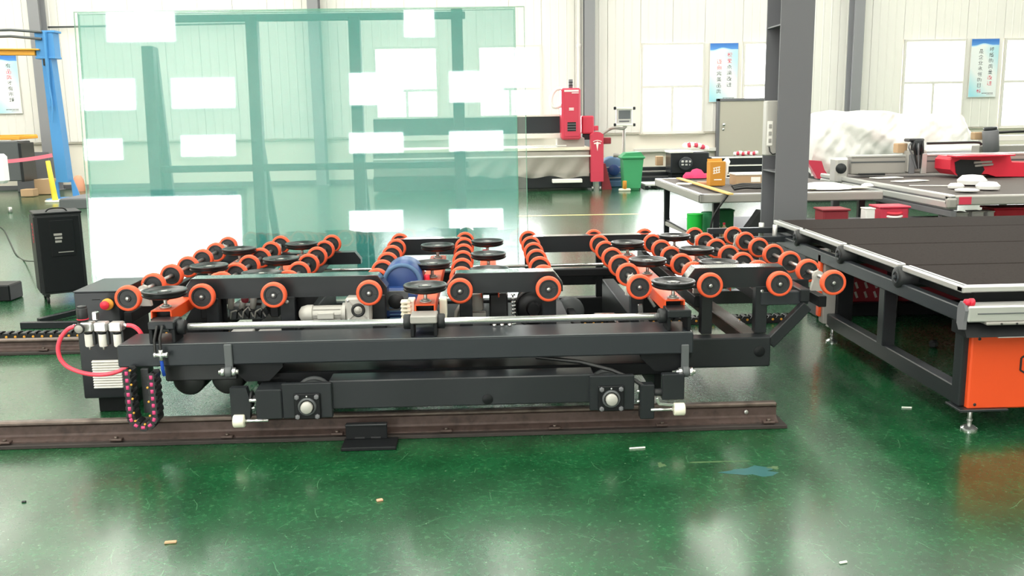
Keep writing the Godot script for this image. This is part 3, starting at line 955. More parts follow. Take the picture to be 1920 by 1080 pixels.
func carriage(m: Node3D) -> void:
	part("carriage_beam", lb(MB.new(), -0.86, 0.62, 0.205, 0.368, -5.18, -5.02, 0.006), M.charcoal, m)
	part("seam_dot", MB.new().cyl(V(0.02, 0.24, -5.02), V(0.02, 0.24, -5.016), 0.03, 16), M.charcoal_dark, m)
	for q in [[-1.115, -0.84, -0.975], [0.59, 0.84, 0.708]]:
		part("bearing_plate", lb(MB.new(), q[0], q[1], 0.165, 0.365, -5.03, -4.995, 0.005), M.charcoal, m)
		var o := V(q[2], 0.237, -4.995)
		var fl := part("flange_bearing", MB.new().box(o + V(0, 0, 0.008), V(0.145, 0.145, 0.018), 0.005), M.charcoal_dark, m)
		part("bearing_ring", MB.new().ring(o + V(0, 0, 0.018), V(0, 0, 1), 0.044, 0.007, 0.012, 28, 8), M.steel_grey_dark, fl)
		part("shaft_end", MB.new().cyl(o, o + V(0, 0, 0.05), 0.033, 24), M.cast_alu, fl)
		for sx in [-1.0, 1.0]:
			for sy in [-1.0, 1.0]:
				part("corner_bolt", MB.new().cyl(o + V(sx * 0.054, sy * 0.056, 0.016), o + V(sx * 0.054, sy * 0.056, 0.030), 0.014, 6), M.steel_grey, fl)
		part("grease_nipple", MB.new().cyl(o + V(0, 0.06, 0.016), o + V(0, 0.06, 0.026), 0.005, 8), M.chrome, fl)
		# the wheel that runs on the rail
		part("rail_wheel", MB.new().cyl(V(q[2], 0.237, -5.21), V(q[2], 0.237, -5.13), 0.094, 32).cyl(V(q[2], 0.237, -5.225), V(q[2], 0.237, -5.21), 0.108, 32), M.steel_grey_dark, m)
	part("coupling_box", lb(MB.new(), -1.26, -1.115, 0.165, 0.335, -5.15, -4.99, 0.006), M.charcoal, m)
	part("coupling", MB.new().cyl(V(-1.31, 0.27, -5.05), V(-1.24, 0.27, -5.05), 0.020, 16).cyl(V(-1.30, 0.27, -5.05), V(-1.285, 0.27, -5.05), 0.045, 16), M.black_plastic, m)
	part("coupling_screw", MB.new().cyl(V(-1.295, 0.225, -5.02), V(-1.27, 0.225, -5.02), 0.007, 8).cyl(V(-1.295, 0.275, -5.0), V(-1.25, 0.275, -5.0), 0.010, 8), M.chrome, m)
	part("hanger_plate", MB.new().prism([P(-1.40, 0.165), P(-1.30, 0.165), P(-1.29, 0.25), P(-1.31, 0.345), P(-1.40, 0.345)], Transform3D(Basis(), V(0, 0, -5.03)), 0.05), M.charcoal, m)
	part("hanger_plate", lb(MB.new(), 1.0, 1.125, 0.21, 0.36, -5.06, -5.01, 0.005), M.charcoal, m)
	part("rail_guide", lb(MB.new(), 0.875, 0.955, 0.105, 0.305, -5.07, -5.0, 0.005), M.charcoal, m)
	part("coupling", MB.new().cyl(V(0.95, 0.25, -5.04), V(1.02, 0.25, -5.04), 0.022, 16), M.black_plastic, m)
	for k in 2:
		part("guide_bolt", MB.new().cyl(V(0.858, 0.205 + k * 0.06, -5.02), V(0.875, 0.205 + k * 0.06, -5.02), 0.010, 8), M.chrome, m)
	# white guide rollers on their pins
	for q in [[-1.357, 0.158, 1.0], [1.094, 0.160, -1.0]]:
		part("guide_roller", MB.new().cyl(V(q[0] - 0.031, q[1], -5.0), V(q[0] + 0.031, q[1], -5.0), 0.036, 24), M.cream_plastic, m)
		part("roller_pin", MB.new().cyl(V(q[0], q[1], -5.0), V(q[0] + q[2] * 0.16, q[1], -5.0), 0.009, 10), M.chrome, m)
	part("switch_lever", MB.new().bar(V(0.975, 0.20, -4.98), V(1.06, 0.19, -4.98), 0.012, 0.016, 0.002).bar(V(0.975, 0.20, -4.98), V(0.965, 0.235, -4.98), 0.012, 0.014, 0.002), M.chrome, m)
	# gussets between the front beam and the carriage
	for q in [[1.06, 1.0], [-1.26, -1.0]]:
		part("gusset", MB.new().prism([P(q[0] - 0.16, 0.452), P(q[0] + 0.13, 0.452), P(q[0] + 0.13 - (0.0 if q[1] < 0 else 0.0), 0.425), P(q[0] + 0.05, 0.345), P(q[0] - 0.08, 0.345), P(q[0] - 0.16, 0.425)], Transform3D(Basis(), V(0, 0, -5.16)), 0.05), M.charcoal_dark, m)
	part("carriage_beam", lb(MB.new(), -1.3, 1.1, 0.30, 0.372, -5.42, -5.22, 0.006), M.charcoal_dark, m)
	for q in [[-1.25, -5.5], [1.05, -5.5]]:
		part("carriage_leg", lb(MB.new(), q[0] - 0.05, q[0] + 0.05, 0.165, 0.452, -7.6, -5.25, 0.006), M.charcoal_dark, m)
	for q in [-0.975, 0.708]:
		part("rail_wheel", MB.new().cyl(V(q, 0.237, -7.41), V(q, 0.237, -7.32), 0.115, 28), M.steel_grey_dark, m)
		part("axle_beam", lb(MB.new(), q - 0.03, q + 0.03, 0.207, 0.267, -7.5, -5.14, 0.006), M.charcoal_dark, m)
	# black hose drums below the beam, left
	for x in [-1.68, -1.46]:
		part("hose_drum", MB.new().cyl(V(x, 0.345, -5.45), V(x, 0.345, -5.20), 0.092, 28), M.black_rubber, m)
	part("drum_guard", lb(MB.new(), -1.80, -1.40, 0.345, 0.452, -5.50, -5.18, 0.006), M.black_plastic, m)
	part("cable", MB.new().tube([V(0.30, 0.44, -5.16), V(0.55, 0.415, -5.12), V(0.72, 0.38, -5.06), V(0.84, 0.33, -5.03), V(0.90, 0.29, -5.02)], 0.012, 8), M.black_rubber, m)

func lift_arms(m: Node3D) -> void:
	var disc := MB.new().lathe(Vector3.ZERO, Vector3.UP, [P(0, -0.034), P(0.035, -0.034), P(0.06, -0.026), P(0.10, -0.024), P(0.120, -0.016), P(0.126, -0.008), P(0.126, -0.003), P(0.119, 0.001), P(0.119, 0.004), P(0.127, 0.009), P(0.128, 0.016), P(0.124, 0.021), P(0.116, 0.021), P(0.104, 0.013), P(0.085, 0.005), P(0.04, 0.005), P(0.036, 0.012), P(0, 0.012)], 40).mesh()
	var cap := MB.new().lathe(Vector3.ZERO, Vector3.UP, [P(0.018, 0.006), P(0.018, 0.014), P(0, 0.016)], 14).mesh()
	var cols := [[-1.838, [5.386, 6.30, 7.108], 5.30, 7.25], [-1.408, [5.954, 6.56, 7.339], 5.86, 7.45], [-0.330, [5.378, 6.222, 7.088], 5.30, 7.22], [0.053, [5.90, 6.585, 7.276], 5.84, 7.40], [1.118, [5.324, 6.164, 7.02], 5.27, 7.15], [1.553, [5.988, 6.615, 7.376], 5.88, 7.48]]
	for c in cols:
		var x: float = c[0]
		var a := MB.new()
		var za := -float(c[2])
		var zb := -float(c[3])
		lb(a, x - 0.055, x + 0.055, 0.724, 0.732, zb, za, 0.002)
		for s in [-1.0, 1.0]:
			lb(a, x + s * 0.055 - 0.004, x + s * 0.055 + 0.004, 0.658, 0.731, zb, za, 0.002)
		var arm := part("lift_arm", a, M.orange_paint, m)
		part("arm_dark_core", lb(MB.new(), x - 0.045, x + 0.045, 0.664, 0.719, zb + 0.02, za - 0.06, 0.002), M.charcoal_dark, arm)  # dark block stands for the dark inside of the channel
		if za > -5.5:
			part("arm_lug", MB.new().prism([P(x - 0.05, 0.635), P(x + 0.05, 0.635), P(x + 0.05, 0.69), P(x - 0.05, 0.69)], Transform3D(Basis(), V(0, 0, za + 0.01)), 0.05), M.charcoal_dark, arm)
		for z in c[1]:
			var cup := part("suction_cup", disc, M.black_gloss, m, false, V(x, 0.818, -z))
			part("cup_cap", cap, M.cast_alu, cup, true)
			part("cup_stem", MB.new().cyl(V(x, 0.732, -z), V(x, 0.79, -z), 0.011, 12).cyl(V(x, 0.731, -z), V(x, 0.740, -z), 0.034, 16).cyl(V(x, 0.740, -z), V(x, 0.750, -z), 0.022, 6), M.steel, cup)
	# red fittings on two of the middle arm's cups
	for q in [[-0.340, 6.08], [0.052, 7.19]]:
		part("air_fitting", MB.new().cyl(V(q[0] - 0.02, 0.732, -q[1]), V(q[0] - 0.02, 0.775, -q[1]), 0.02, 12), M.red_plastic, m)
	# white ribbed supports beside the middle arm
	for s in [-0.43, -0.24]:
		var r := part("ribbed_block", lb(MB.new(), s - 0.012, s + 0.03, 0.62, 0.73, -5.55, -5.42, 0.004), M.cream_plastic, m)
		if s < -0.3:
			for k in 5:
				part("rib", lb(MB.new(), s - 0.05, s + 0.01, 0.622 + k * 0.024, 0.634 + k * 0.024, -5.48, -5.405, 0.003), M.cream_plastic, r)

func drives(m: Node3D) -> void:
	# silver worm gear motor
	var g0 := W(672, 581, 5.62)
	var gx := part("gearbox", MB.new().box(g0 + V(0, 0, -0.05), V(0.155, 0.155, 0.12), 0.012), M.cast_alu, m)
	part("gearbox_face", MB.new().ring(g0 + V(0, 0, 0.012), V(0, 0, 1), 0.034, 0.009, 0.008, 28, 8), M.black_plastic, gx)
	part("gearbox_hub", MB.new().cyl(g0, g0 + V(0, 0, 0.018), 0.026, 24).cyl(g0, g0 + V(0, 0, 0.022), 0.013, 16), M.cast_alu, gx)
	for sx in [-1.0, 1.0]:
		for sy in [-1.0, 1.0]:
			part("face_bolt", MB.new().cyl(g0 + V(sx * 0.06, sy * 0.06, 0.008), g0 + V(sx * 0.06, sy * 0.06, 0.016), 0.009, 6), M.steel, gx)
			part("casting_rib", MB.new().bar(g0 + V(sx * 0.03, sy * 0.03, 0.012), g0 + V(sx * 0.052, sy * 0.052, 0.012), 0.008, 0.008, 0.002), M.alu_dull, gx)
	var mo := g0 + V(-0.08, -0.028, -0.05)
	var mt := part("gear_motor", MB.new().lathe(mo, V(-1, 0, 0), [P(0, 0), P(0.065, 0), P(0.065, 0.02), P(0.048, 0.025), P(0.048, 0.20), P(0.056, 0.205), P(0.056, 0.24), P(0.045, 0.275), P(0.02, 0.29), P(0, 0.29)], 28), M.cast_alu, m)
	for k in 9:
		var an := TAU * k / 9.0
		part("cooling_fin", MB.new().box(mo + V(-0.115, sin(an) * 0.05, cos(an) * 0.05), V(0.165, 0.006, 0.006), 0.001), M.alu_dull, mt)
	part("terminal_box", MB.new().box(mo + V(-0.12, -0.005, 0.052), V(0.10, 0.04, 0.02), 0.004), M.cast_alu, mt)
	# blue vacuum pump and its motor
	var b0 := W(755, 535, 5.98)
	var bm := part("vacuum_pump", MB.new().cyl(b0 + V(0.0, 0.02, 0.02), b0 + V(0.0, 0.02, -0.30), 0.13, 32), M.blue_motor, m)
	part("pump_body", MB.new().box(b0 + V(0.02, -0.10, 0.0), V(0.30, 0.20, 0.22), 0.02), M.blue_motor, bm)
	part("pump_port", MB.new().cyl(b0 + V(-0.035, -0.08, 0.10), b0 + V(-0.035, -0.08, 0.125), 0.05, 24), M.black_plastic, bm)
	part("pump_flange", MB.new().box(b0 + V(-0.03, -0.08, 0.105), V(0.15, 0.13, 0.014), 0.006), M.steel_grey_dark, bm)
	for k in 5:
		part("cooling_fin", MB.new().box(b0 + V(0.04, -0.19 + k * 0.022, 0.115), V(0.24, 0.006, 0.01), 0.001), M.navy_pump, bm)
	part("pump_ring", MB.new().ring(b0 + V(0, 0.02, 0.02), V(0, 0, 1), 0.115, 0.014, 0.012, 32, 8), M.navy_pump, bm)
	# white valve bank with silencers
	var v0 := W(462, 578, 5.85)
	var vb := part("valve_bank", MB.new().box(v0 + V(0, -0.03, -0.05), V(0.22, 0.09, 0.10), 0.006), M.steel_grey_dark, m)
	for k in 4:
		part("silencer", MB.new().cyl(v0 + V(-0.10 + k * 0.07, 0.0, 0.0), v0 + V(-0.085 + k * 0.07, 0.075 - (k % 2) * 0.03, 0.01), 0.020, 12), M.cast_alu, vb)
	for k in 6:
		var q := v0 + V(-0.10 + k * 0.038, -0.06, 0.01)
		part("air_tube", MB.new().tube([q, q + V(0.02, 0.05, 0.05), q + V(0.045, 0.055 + 0.01 * (k % 3), 0.03), q + V(0.07, 0.01, 0.01)], 0.0055, 6), M.black_rubber if k % 2 else M.cast_alu, vb)
	part("valve_lamp", MB.new().cyl(v0 + V(-0.005, 0.06, 0.0), v0 + V(0.0, 0.06, 0.02), 0.024, 14), M.red_dark, vb)
	for k in 2:
		var t0 := W(410 + k * 68.0, 625, 5.5)
		part("drip_tray", MB.new().box(W(455 + k * 50.0, 624, 5.45), V(0.13, 0.03, 0.08), 0.004), M.alu, vb)
	var pv := W(560, 570, 5.86)
	part("air_fitting", MB.new().cyl(pv, pv + V(0.03, 0.05, 0), 0.022, 12).cyl(pv + V(-0.02, -0.02, 0.01), pv + V(0.0, 0.0, 0.01), 0.015, 10), M.alu_dull, m)
	# black drive motor with pulley, right of the middle
	var k0 := W(1000, 578, 6.1)
	var bk := part("drive_motor", MB.new().lathe(k0, V(0, 0, 1), [P(0, -0.3), P(0.10, -0.3), P(0.105, -0.05), P(0.125, -0.04), P(0.125, 0.0), P(0.09, 0.02), P(0.05, 0.02), P(0.04, 0.05), P(0, 0.05)], 32), M.black_gloss, m)
	part("motor_rim", MB.new().ring(k0, V(0, 0, 1), 0.12, 0.010, 0.012, 32, 8), M.black_plastic, bk)
	var kc := W(935, 585, 5.95)
	part("chain_guard", MB.new().box(kc, V(0.12, 0.26, 0.10), 0.01), M.black_plastic, m)
	var kd := W(892, 575, 5.9)
	part("gear_motor", MB.new().cyl(kd + V(0, -0.02, 0), kd + V(0, 0.09, 0), 0.05, 20).box(kd + V(0.02, -0.07, 0), V(0.09, 0.07, 0.08), 0.006), M.cast_alu, m)
	var ch := part("drive_chain", MB.new().box(W(962, 585, 5.93), V(0.012, 0.22, 0.02), 0.002), M.steel_grey_dark, m)
	var ct := W(962, 552, 5.92)
	for k in 9:
		part("chain_roller", MB.new().cyl(ct + V(-0.014, -k * 0.024, 0.012), ct + V(0.014, -k * 0.024, 0.012), 0.007, 8), M.chrome, ch)
	var nut := W(855, 560, 5.8)
	part("pipe_elbow", MB.new().tube([W(855, 600, 5.8), W(856, 585, 5.8), W(862, 575, 5.8), W(872, 572, 5.8)], 0.014, 10), M.cast_alu, m)
	# small brackets on the front beam's inner edge, and a chrome plate
	for px in [1163.0, 1290.0]:
		var bb := W(px - 8.0, 600, 5.55)
		part("small_bracket", MB.new().bar(bb, bb + V(0.05, -0.08, 0.02), 0.03, 0.012, 0.002), M.chrome, m)
	part("slide_plate", MB.new().box(W(1135, 592, 5.75), V(0.13, 0.012, 0.12), 0.002), M.chrome, m)
	for k in 3:
		part("cap_screw", MB.new().cyl(V(0.07 + k * 0.045, 0.577, -5.36), V(0.07 + k * 0.045, 0.593, -5.36), 0.012, 8), M.chrome, m)
	part("clamp_lever", MB.new().bar(W(1215, 555, 5.62), W(1228, 575, 5.62), 0.03, 0.02, 0.004).bar(W(1200, 570, 5.62), W(1203, 605, 5.62), 0.03, 0.02, 0.004), M.chrome, m)

func cabinet_and_air(m: Node3D) -> void:
	# control cabinet at the left end
	var c0 := W(160, 650, 5.7)
	var xl := W(148, 650, 5.7).x
	var cab := thing("control_cabinet", "charcoal control cabinet with red emergency button at the machine's left end", "cabinet", V(xl + 0.13, 0, -5.9))
	part("cabinet_body", lb(MB.new(), xl, xl + 0.272, 0.10, 0.775, -6.18, -5.70, 0.006), M.charcoal, cab)
	part("cabinet_plinth", lb(MB.new(), xl + 0.07, xl + 0.25, 0.0, 0.10, -6.1, -5.74, 0.004), M.charcoal_dark, cab)
	part("cabinet_lid", lb(MB.new(), xl - 0.004, xl + 0.276, 0.773, 0.781, -6.184, -5.696, 0.002), M.charcoal_light, cab)
	var e := W(201, 570, 5.69)
	var es := part("emergency_button", MB.new().lathe(e + V(0, 0, 0.02), V(0, 0, 1), [P(0, 0), P(0.016, 0), P(0.016, 0.012), P(0.026, 0.016), P(0.027, 0.026), P(0.02, 0.032), P(0, 0.034)], 24), M.red_plastic, cab)
	part("yellow_collar", MB.new().cyl(e + V(0.006, 0, 0), e + V(0.006, 0, 0.02), 0.036, 28), M.amber, es)
	for k in 3:
		part("label_slot", MB.new().box(W(180 + k * 28.0, 562 + (k % 2) * 40.0, 5.698), V(0.05, 0.005, 0.004), 0.001), M.charcoal_dark, cab)
	# slatted vent plate
	var v0 := W(172, 676, 5.69)
	var v1 := W(232, 727, 5.69)
	var vent := part("vent_plate", lb(MB.new(), v0.x, v1.x, v1.y, v0.y, -5.70, -5.692, 0.002), M.alu_dull, cab)
	for k in 11:
		var yy := lerpf(v0.y - 0.008, v1.y + 0.008, k / 10.0)
		part("slat", MB.new().box(V((v0.x + v1.x) * 0.5, yy, -5.686), V(v1.x - v0.x, 0.009, 0.014), 0.002, Basis(Vector3.RIGHT, 0.4)), M.paper, vent)
	# compressed air unit: three heads with bowls
	var fz := 5.45
	var air := thing("air_regulator", "silver compressed air filter regulator unit with three bowls on the cabinet", "regulator", W(185, 655, fz))
	for k in 3:
		var px: float = [165.0, 191.0, 219.0][k]
		var h0 := W(px, 612, fz)
		var hd := part("filter_head", MB.new().box(h0, V(0.075, 0.055, 0.07), 0.008), M.alu, air)
		part("head_neck", MB.new().cyl(h0 + V(0, -0.045, 0), h0 + V(0, -0.02, 0), 0.024, 20), M.black_plastic, hd)
		var bl := part("bowl", MB.new().lathe(h0 + V(0, -0.12, 0), Vector3.UP, [P(0, 0), P(0.022, 0), P(0.025, 0.006), P(0.025, 0.075), P(0, 0.075)], 22), M.paper, air)
		part("drain_nipple", MB.new().cyl(h0 + V(0, -0.14, 0), h0 + V(0, -0.12, 0), 0.007, 10), M.steel, bl)
		part("bowl_guard", lb(MB.new(), h0.x + 0.027, h0.x + 0.040, h0.y - 0.11, h0.y - 0.02, -fz - 0.015, -fz + 0.015, 0.002), M.black_plastic, bl)
	var kn := W(153, 590, fz)
	part("regulator_knob", MB.new().cyl(kn + V(0, -0.05, -0.01), kn + V(0, 0.04, -0.01), 0.030, 22).cyl(kn + V(0, 0.036, -0.01), kn + V(0, 0.05, -0.01), 0.027, 22), M.black_plastic, air)
	part("red_ring", MB.new().ring(kn + V(0, -0.028, -0.01), Vector3.UP, 0.031, 0.002, 0.003, 22, 6), M.red_plastic, air)
	var ga := W(150, 616, fz - 0.06)
	var gg := part("pressure_gauge", MB.new().cyl(ga, ga + V(0, 0, 0.02), 0.030, 24), M.black_plastic, air)
	part("gauge_face", MB.new().cyl(ga + V(0, 0, 0.02), ga + V(0, 0, 0.022), 0.024, 24), M.alu_dull, gg)
	part("top_fitting", MB.new().box(W(179, 592, fz), V(0.03, 0.05, 0.04), 0.005), M.chrome, air)
	part("inlet_fitting", MB.new().cyl(W(137, 612, fz), W(147, 612, fz), 0.013, 10).cyl(W(231, 610, fz), W(242, 610, fz), 0.013, 10), M.chrome, air)
	# red air hose: a big loop
	var hp := []
	for q in [[141, 612], [128, 617], [115, 632], [109, 652], [113, 672], [126, 687], [148, 697], [172, 702], [198, 702], [220, 697], [238, 688]]:
		hp.append(W(q[0], q[1], 5.40))
	solo("air_hose", MB.new().tube(smooth(hp), 0.0125, 10), M.red_hose, "thick pinkish red air hose looping from the regulator under the front beam", "hose")
	var hq := []
	for q in [[238, 610], [248, 611], [259, 618], [266, 629], [270, 644]]:
		hq.append(W(q[0], q[1], 5.43))
	solo("air_hose", MB.new().tube(smooth(hq), 0.0125, 10), M.red_hose, "short curved pinkish red air hose behind the front beam's left end", "hose")
	# hanging cable carrier, a narrow U of black links with pink cables
	var hc := thing("hanging_cable_carrier", "black cable carrier with pink cables hanging in a loop at front left", "cable carrier", W(266, 800, 5.05))
	var path := []
	var top := 0.45
	var xl2 := W(243, 740, 5.0).x
	var xr := W(288, 740, 5.0).x
	var rad := (xr - xl2) * 0.5
	var low := W(266, 800, 5.0).y + rad
	var yy2 := top
	while yy2 > low:
		path.append([V(xl2, yy2, -5.03), 0.0])
		yy2 -= 0.04
	for k in 5:
		var an := PI + PI * (k + 0.5) / 5.0
		path.append([V((xl2 + xr) * 0.5 + cos(an) * rad, low + sin(an) * rad, -5.03), an - PI])
	yy2 = low + 0.02
	while yy2 < top:
		path.append([V(xr, yy2, -5.03), PI])
		yy2 += 0.04
	var lk := MB.new()
	for s in [-1.0, 1.0]:
		lk.prism([P(-0.016, -0.021), P(0.016, -0.021), P(0.02, 0.0), P(0.016, 0.021), P(-0.016, 0.021), P(-0.02, 0.0)], Transform3D(Basis(), V(0, 0, s * 0.045)), 0.008)
	lk.box(V(0.020, 0, 0), V(0.008, 0.022, 0.09), 0.002).box(V(-0.020, 0, 0), V(0.008, 0.022, 0.09), 0.002)
	var lmesh := lk.mesh()
	var cablem := MB.new().cyl(V(0, -0.010, 0.044), V(0, 0.011, 0.044), 0.0105, 10).mesh()
	var pinm := MB.new().cyl(V(0.022, 0.017, 0.046), V(0.022, 0.017, 0.054), 0.006, 8).mesh()
	for i in path.size():
		var l := part("link", lmesh, M.black_plastic, hc, false, path[i][0])
		l.rotation.z = path[i][1]
		part("cable", cablem, M.pink_cable, l, true)
		if i % 2 == 0:
			part("pin", pinm, M.amber, l, true)
	# second, inner strand seen between
	part("inner_strip", lb(MB.new(), (xl2 + xr) * 0.5 - 0.022, (xl2 + xr) * 0.5 + 0.022, low - 0.01, top, -5.10, -5.07, 0.003), M.black_plastic, hc)
	# shut-off valve with blue tube
	var sv := W(302, 666, 5.06)
	var val := thing("air_valve", "small chromed air valve with blue tube hanging at the front beam", "valve", sv)
	part("valve_body", MB.new().cyl(sv + V(-0.035, 0, 0), sv + V(0.035, 0, 0), 0.013, 12).cyl(sv + V(0, -0.03, 0), sv + V(0, 0.03, 0), 0.013, 12).cyl(sv + V(-0.038, 0, 0), sv + V(-0.026, 0, 0), 0.018, 6).cyl(sv + V(0.026, 0, 0), sv + V(0.038, 0, 0), 0.018, 6), M.chrome, val)
	part("blue_tube", MB.new().tube([sv + V(0.0, -0.03, 0), sv + V(0.003, -0.08, 0), sv + V(0.0, -0.12, -0.02)], 0.010, 8), M.blue_hose, val)
	part("feed_tube", MB.new().tube([sv + V(0, 0.03, 0), sv + V(-0.004, 0.09, -0.01), sv + V(0.0, 0.15, -0.06)], 0.008, 8), M.black_rubber, val)
	part("feed_tube", MB.new().tube([sv + V(-0.03, 0.0, 0), sv + V(-0.034, 0.08, -0.01), sv + V(-0.03, 0.15, -0.06)], 0.008, 8), M.black_rubber, val)

func smooth(p: Array) -> Array:
	var c := Curve3D.new()
	c.bake_interval = 0.012
	for i in p.size():
		var d: Vector3 = (p[mini(i + 1, p.size() - 1)] - p[maxi(i - 1, 0)]) / 6.0
		c.add_point(p[i], -d, d)
	return Array(c.get_baked_points())

# ------------------------------------------------------------------ glass sheets on their rack
func glass_rack() -> void:
	var tilt := Basis(Vector3.RIGHT, -LEAN)
	var foot := V(0, 0.20, -8.25)
	var shots := [[158.0, 969.0, 19.0, "mint green float glass sheet in front of the leaning stack, behind the machine"], [151.0, 986.0, 17.0, "larger clear green glass sheet whose right edge sticks out behind the front sheet"], [160.0, 967.0, 22.0, "rearmost mint green glass sheet of the stack, resting on the rack posts"]]
	for i in 3:
		var q = shots[i]
		var zc := -8.25 - i * 0.022
		var x0: float = W(q[0], 200, 8.38 + i * 0.022).x
		var x1: float = W(q[1], 200, 8.38 + i * 0.022).x
		var h := (W(560, q[2], 8.43 + i * 0.022).y - 0.20) / cos(LEAN)
		var s := solo("glass_sheet", MB.new().box(V(0, h * 0.5, 0), V(x1 - x0, h, 0.008), 0.0), M.glass_green if i != 1 else M.glass_clear, q[3], "glass sheet", "")
		s.transform = Transform3D(tilt, V((x0 + x1) * 0.5, 0.20, zc))
		for e in [-1.0, 1.0]:
			part("ground_edge", MB.new().box(V(e * ((x1 - x0) * 0.5 - 0.003), h * 0.5, 0), V(0.006, h, 0.0085), 0.0), M.glass_edge, s, true)
		part("ground_edge", MB.new().box(V(0, h - 0.003, 0), V(x1 - x0 - 0.014, 0.006, 0.0085), 0.0), M.glass_edge, s, true)
	var r := thing("glass_rack", "dark grey steel rack with upright posts standing behind the glass sheets", "rack", V(-1.4, 0, -8.6))
	var back := func(px: float, py: float, off: float) -> Vector3:
		# point of the plane just behind the sheets
		var d := ray(px, py)
		var nn := V(0, sin(LEAN), cos(LEAN))
		var o := V(0, 0.2, -8.25 - off)
		return V(0, H, 0) + d * ((o - V(0, H, 0)).dot(nn) / d.dot(nn))
	for q in [[476.0, 32.0], [668.0, 32.0], [860.0, 17.0]]:
		var t: Vector3 = back.call(q[0] - 4.0, q[1], 0.15)
		var f := V(t.x, 0.0, -8.40)
		part("rack_post", MB.new().bar(V(t.x, 0.0, -8.41), V(t.x, t.y, t.z), 0.10, 0.10, 0.006, Vector3.RIGHT), M.steel_grey_dark, r)
		part("rear_strut", MB.new().bar(V(t.x, 0.06, -9.3), V(t.x, t.y * 0.62, lerpf(-8.45, t.z, 0.62) - 0.04), 0.06, 0.06, 0.005, Vector3.RIGHT), M.steel_grey_dark, r)
		part("foot_beam", lb(MB.new(), t.x - 0.05, t.x + 0.05, 0.0, 0.10, -9.4, -8.36, 0.006), M.steel_grey_dark, r)
		part("rest_pad", lb(MB.new(), t.x - 0.05, t.x + 0.05, 0.10, 0.198, -8.40, -8.20, 0.006), M.black_rubber, r)
	var p0: Vector3 = back.call(280, 88, 0.15)
	part("rack_post", MB.new().bar(V(p0.x, 0.0, -8.41), V(p0.x, p0.y, p0.z), 0.14, 0.10, 0.006, Vector3.RIGHT), M.steel_grey_dark, r)
	part("foot_beam", lb(MB.new(), p0.x - 0.05, p0.x + 0.05, 0.0, 0.10, -9.4, -8.36, 0.006), M.steel_grey_dark, r)
	part("rest_pad", lb(MB.new(), p0.x - 0.05, p0.x + 0.05, 0.10, 0.198, -8.40, -8.20, 0.006), M.black_rubber, r)
	var d0: Vector3 = back.call(287, 90, 0.20)
	var d1: Vector3 = back.call(320, 370, 0.20)
	part("diagonal_strut", MB.new().bar(d0, d1 + (d1 - d0) * 0.55, 0.07, 0.06, 0.005, Vector3.BACK), M.steel_grey_dark, r)
	var a0: Vector3 = back.call(288, 36, 0.15)
	var a1: Vector3 = back.call(872, 30, 0.15)
	part("top_rail", MB.new().bar(a0, V(a1.x, a0.y, a0.z), 0.07, 0.06, 0.005), M.steel_grey_dark, r)
	var b0: Vector3 = back.call(288, 318, 0.15)
	part("middle_rail", MB.new().bar(b0, V(a1.x, b0.y, b0.z), 0.06, 0.06, 0.005), M.steel_grey_dark, r)

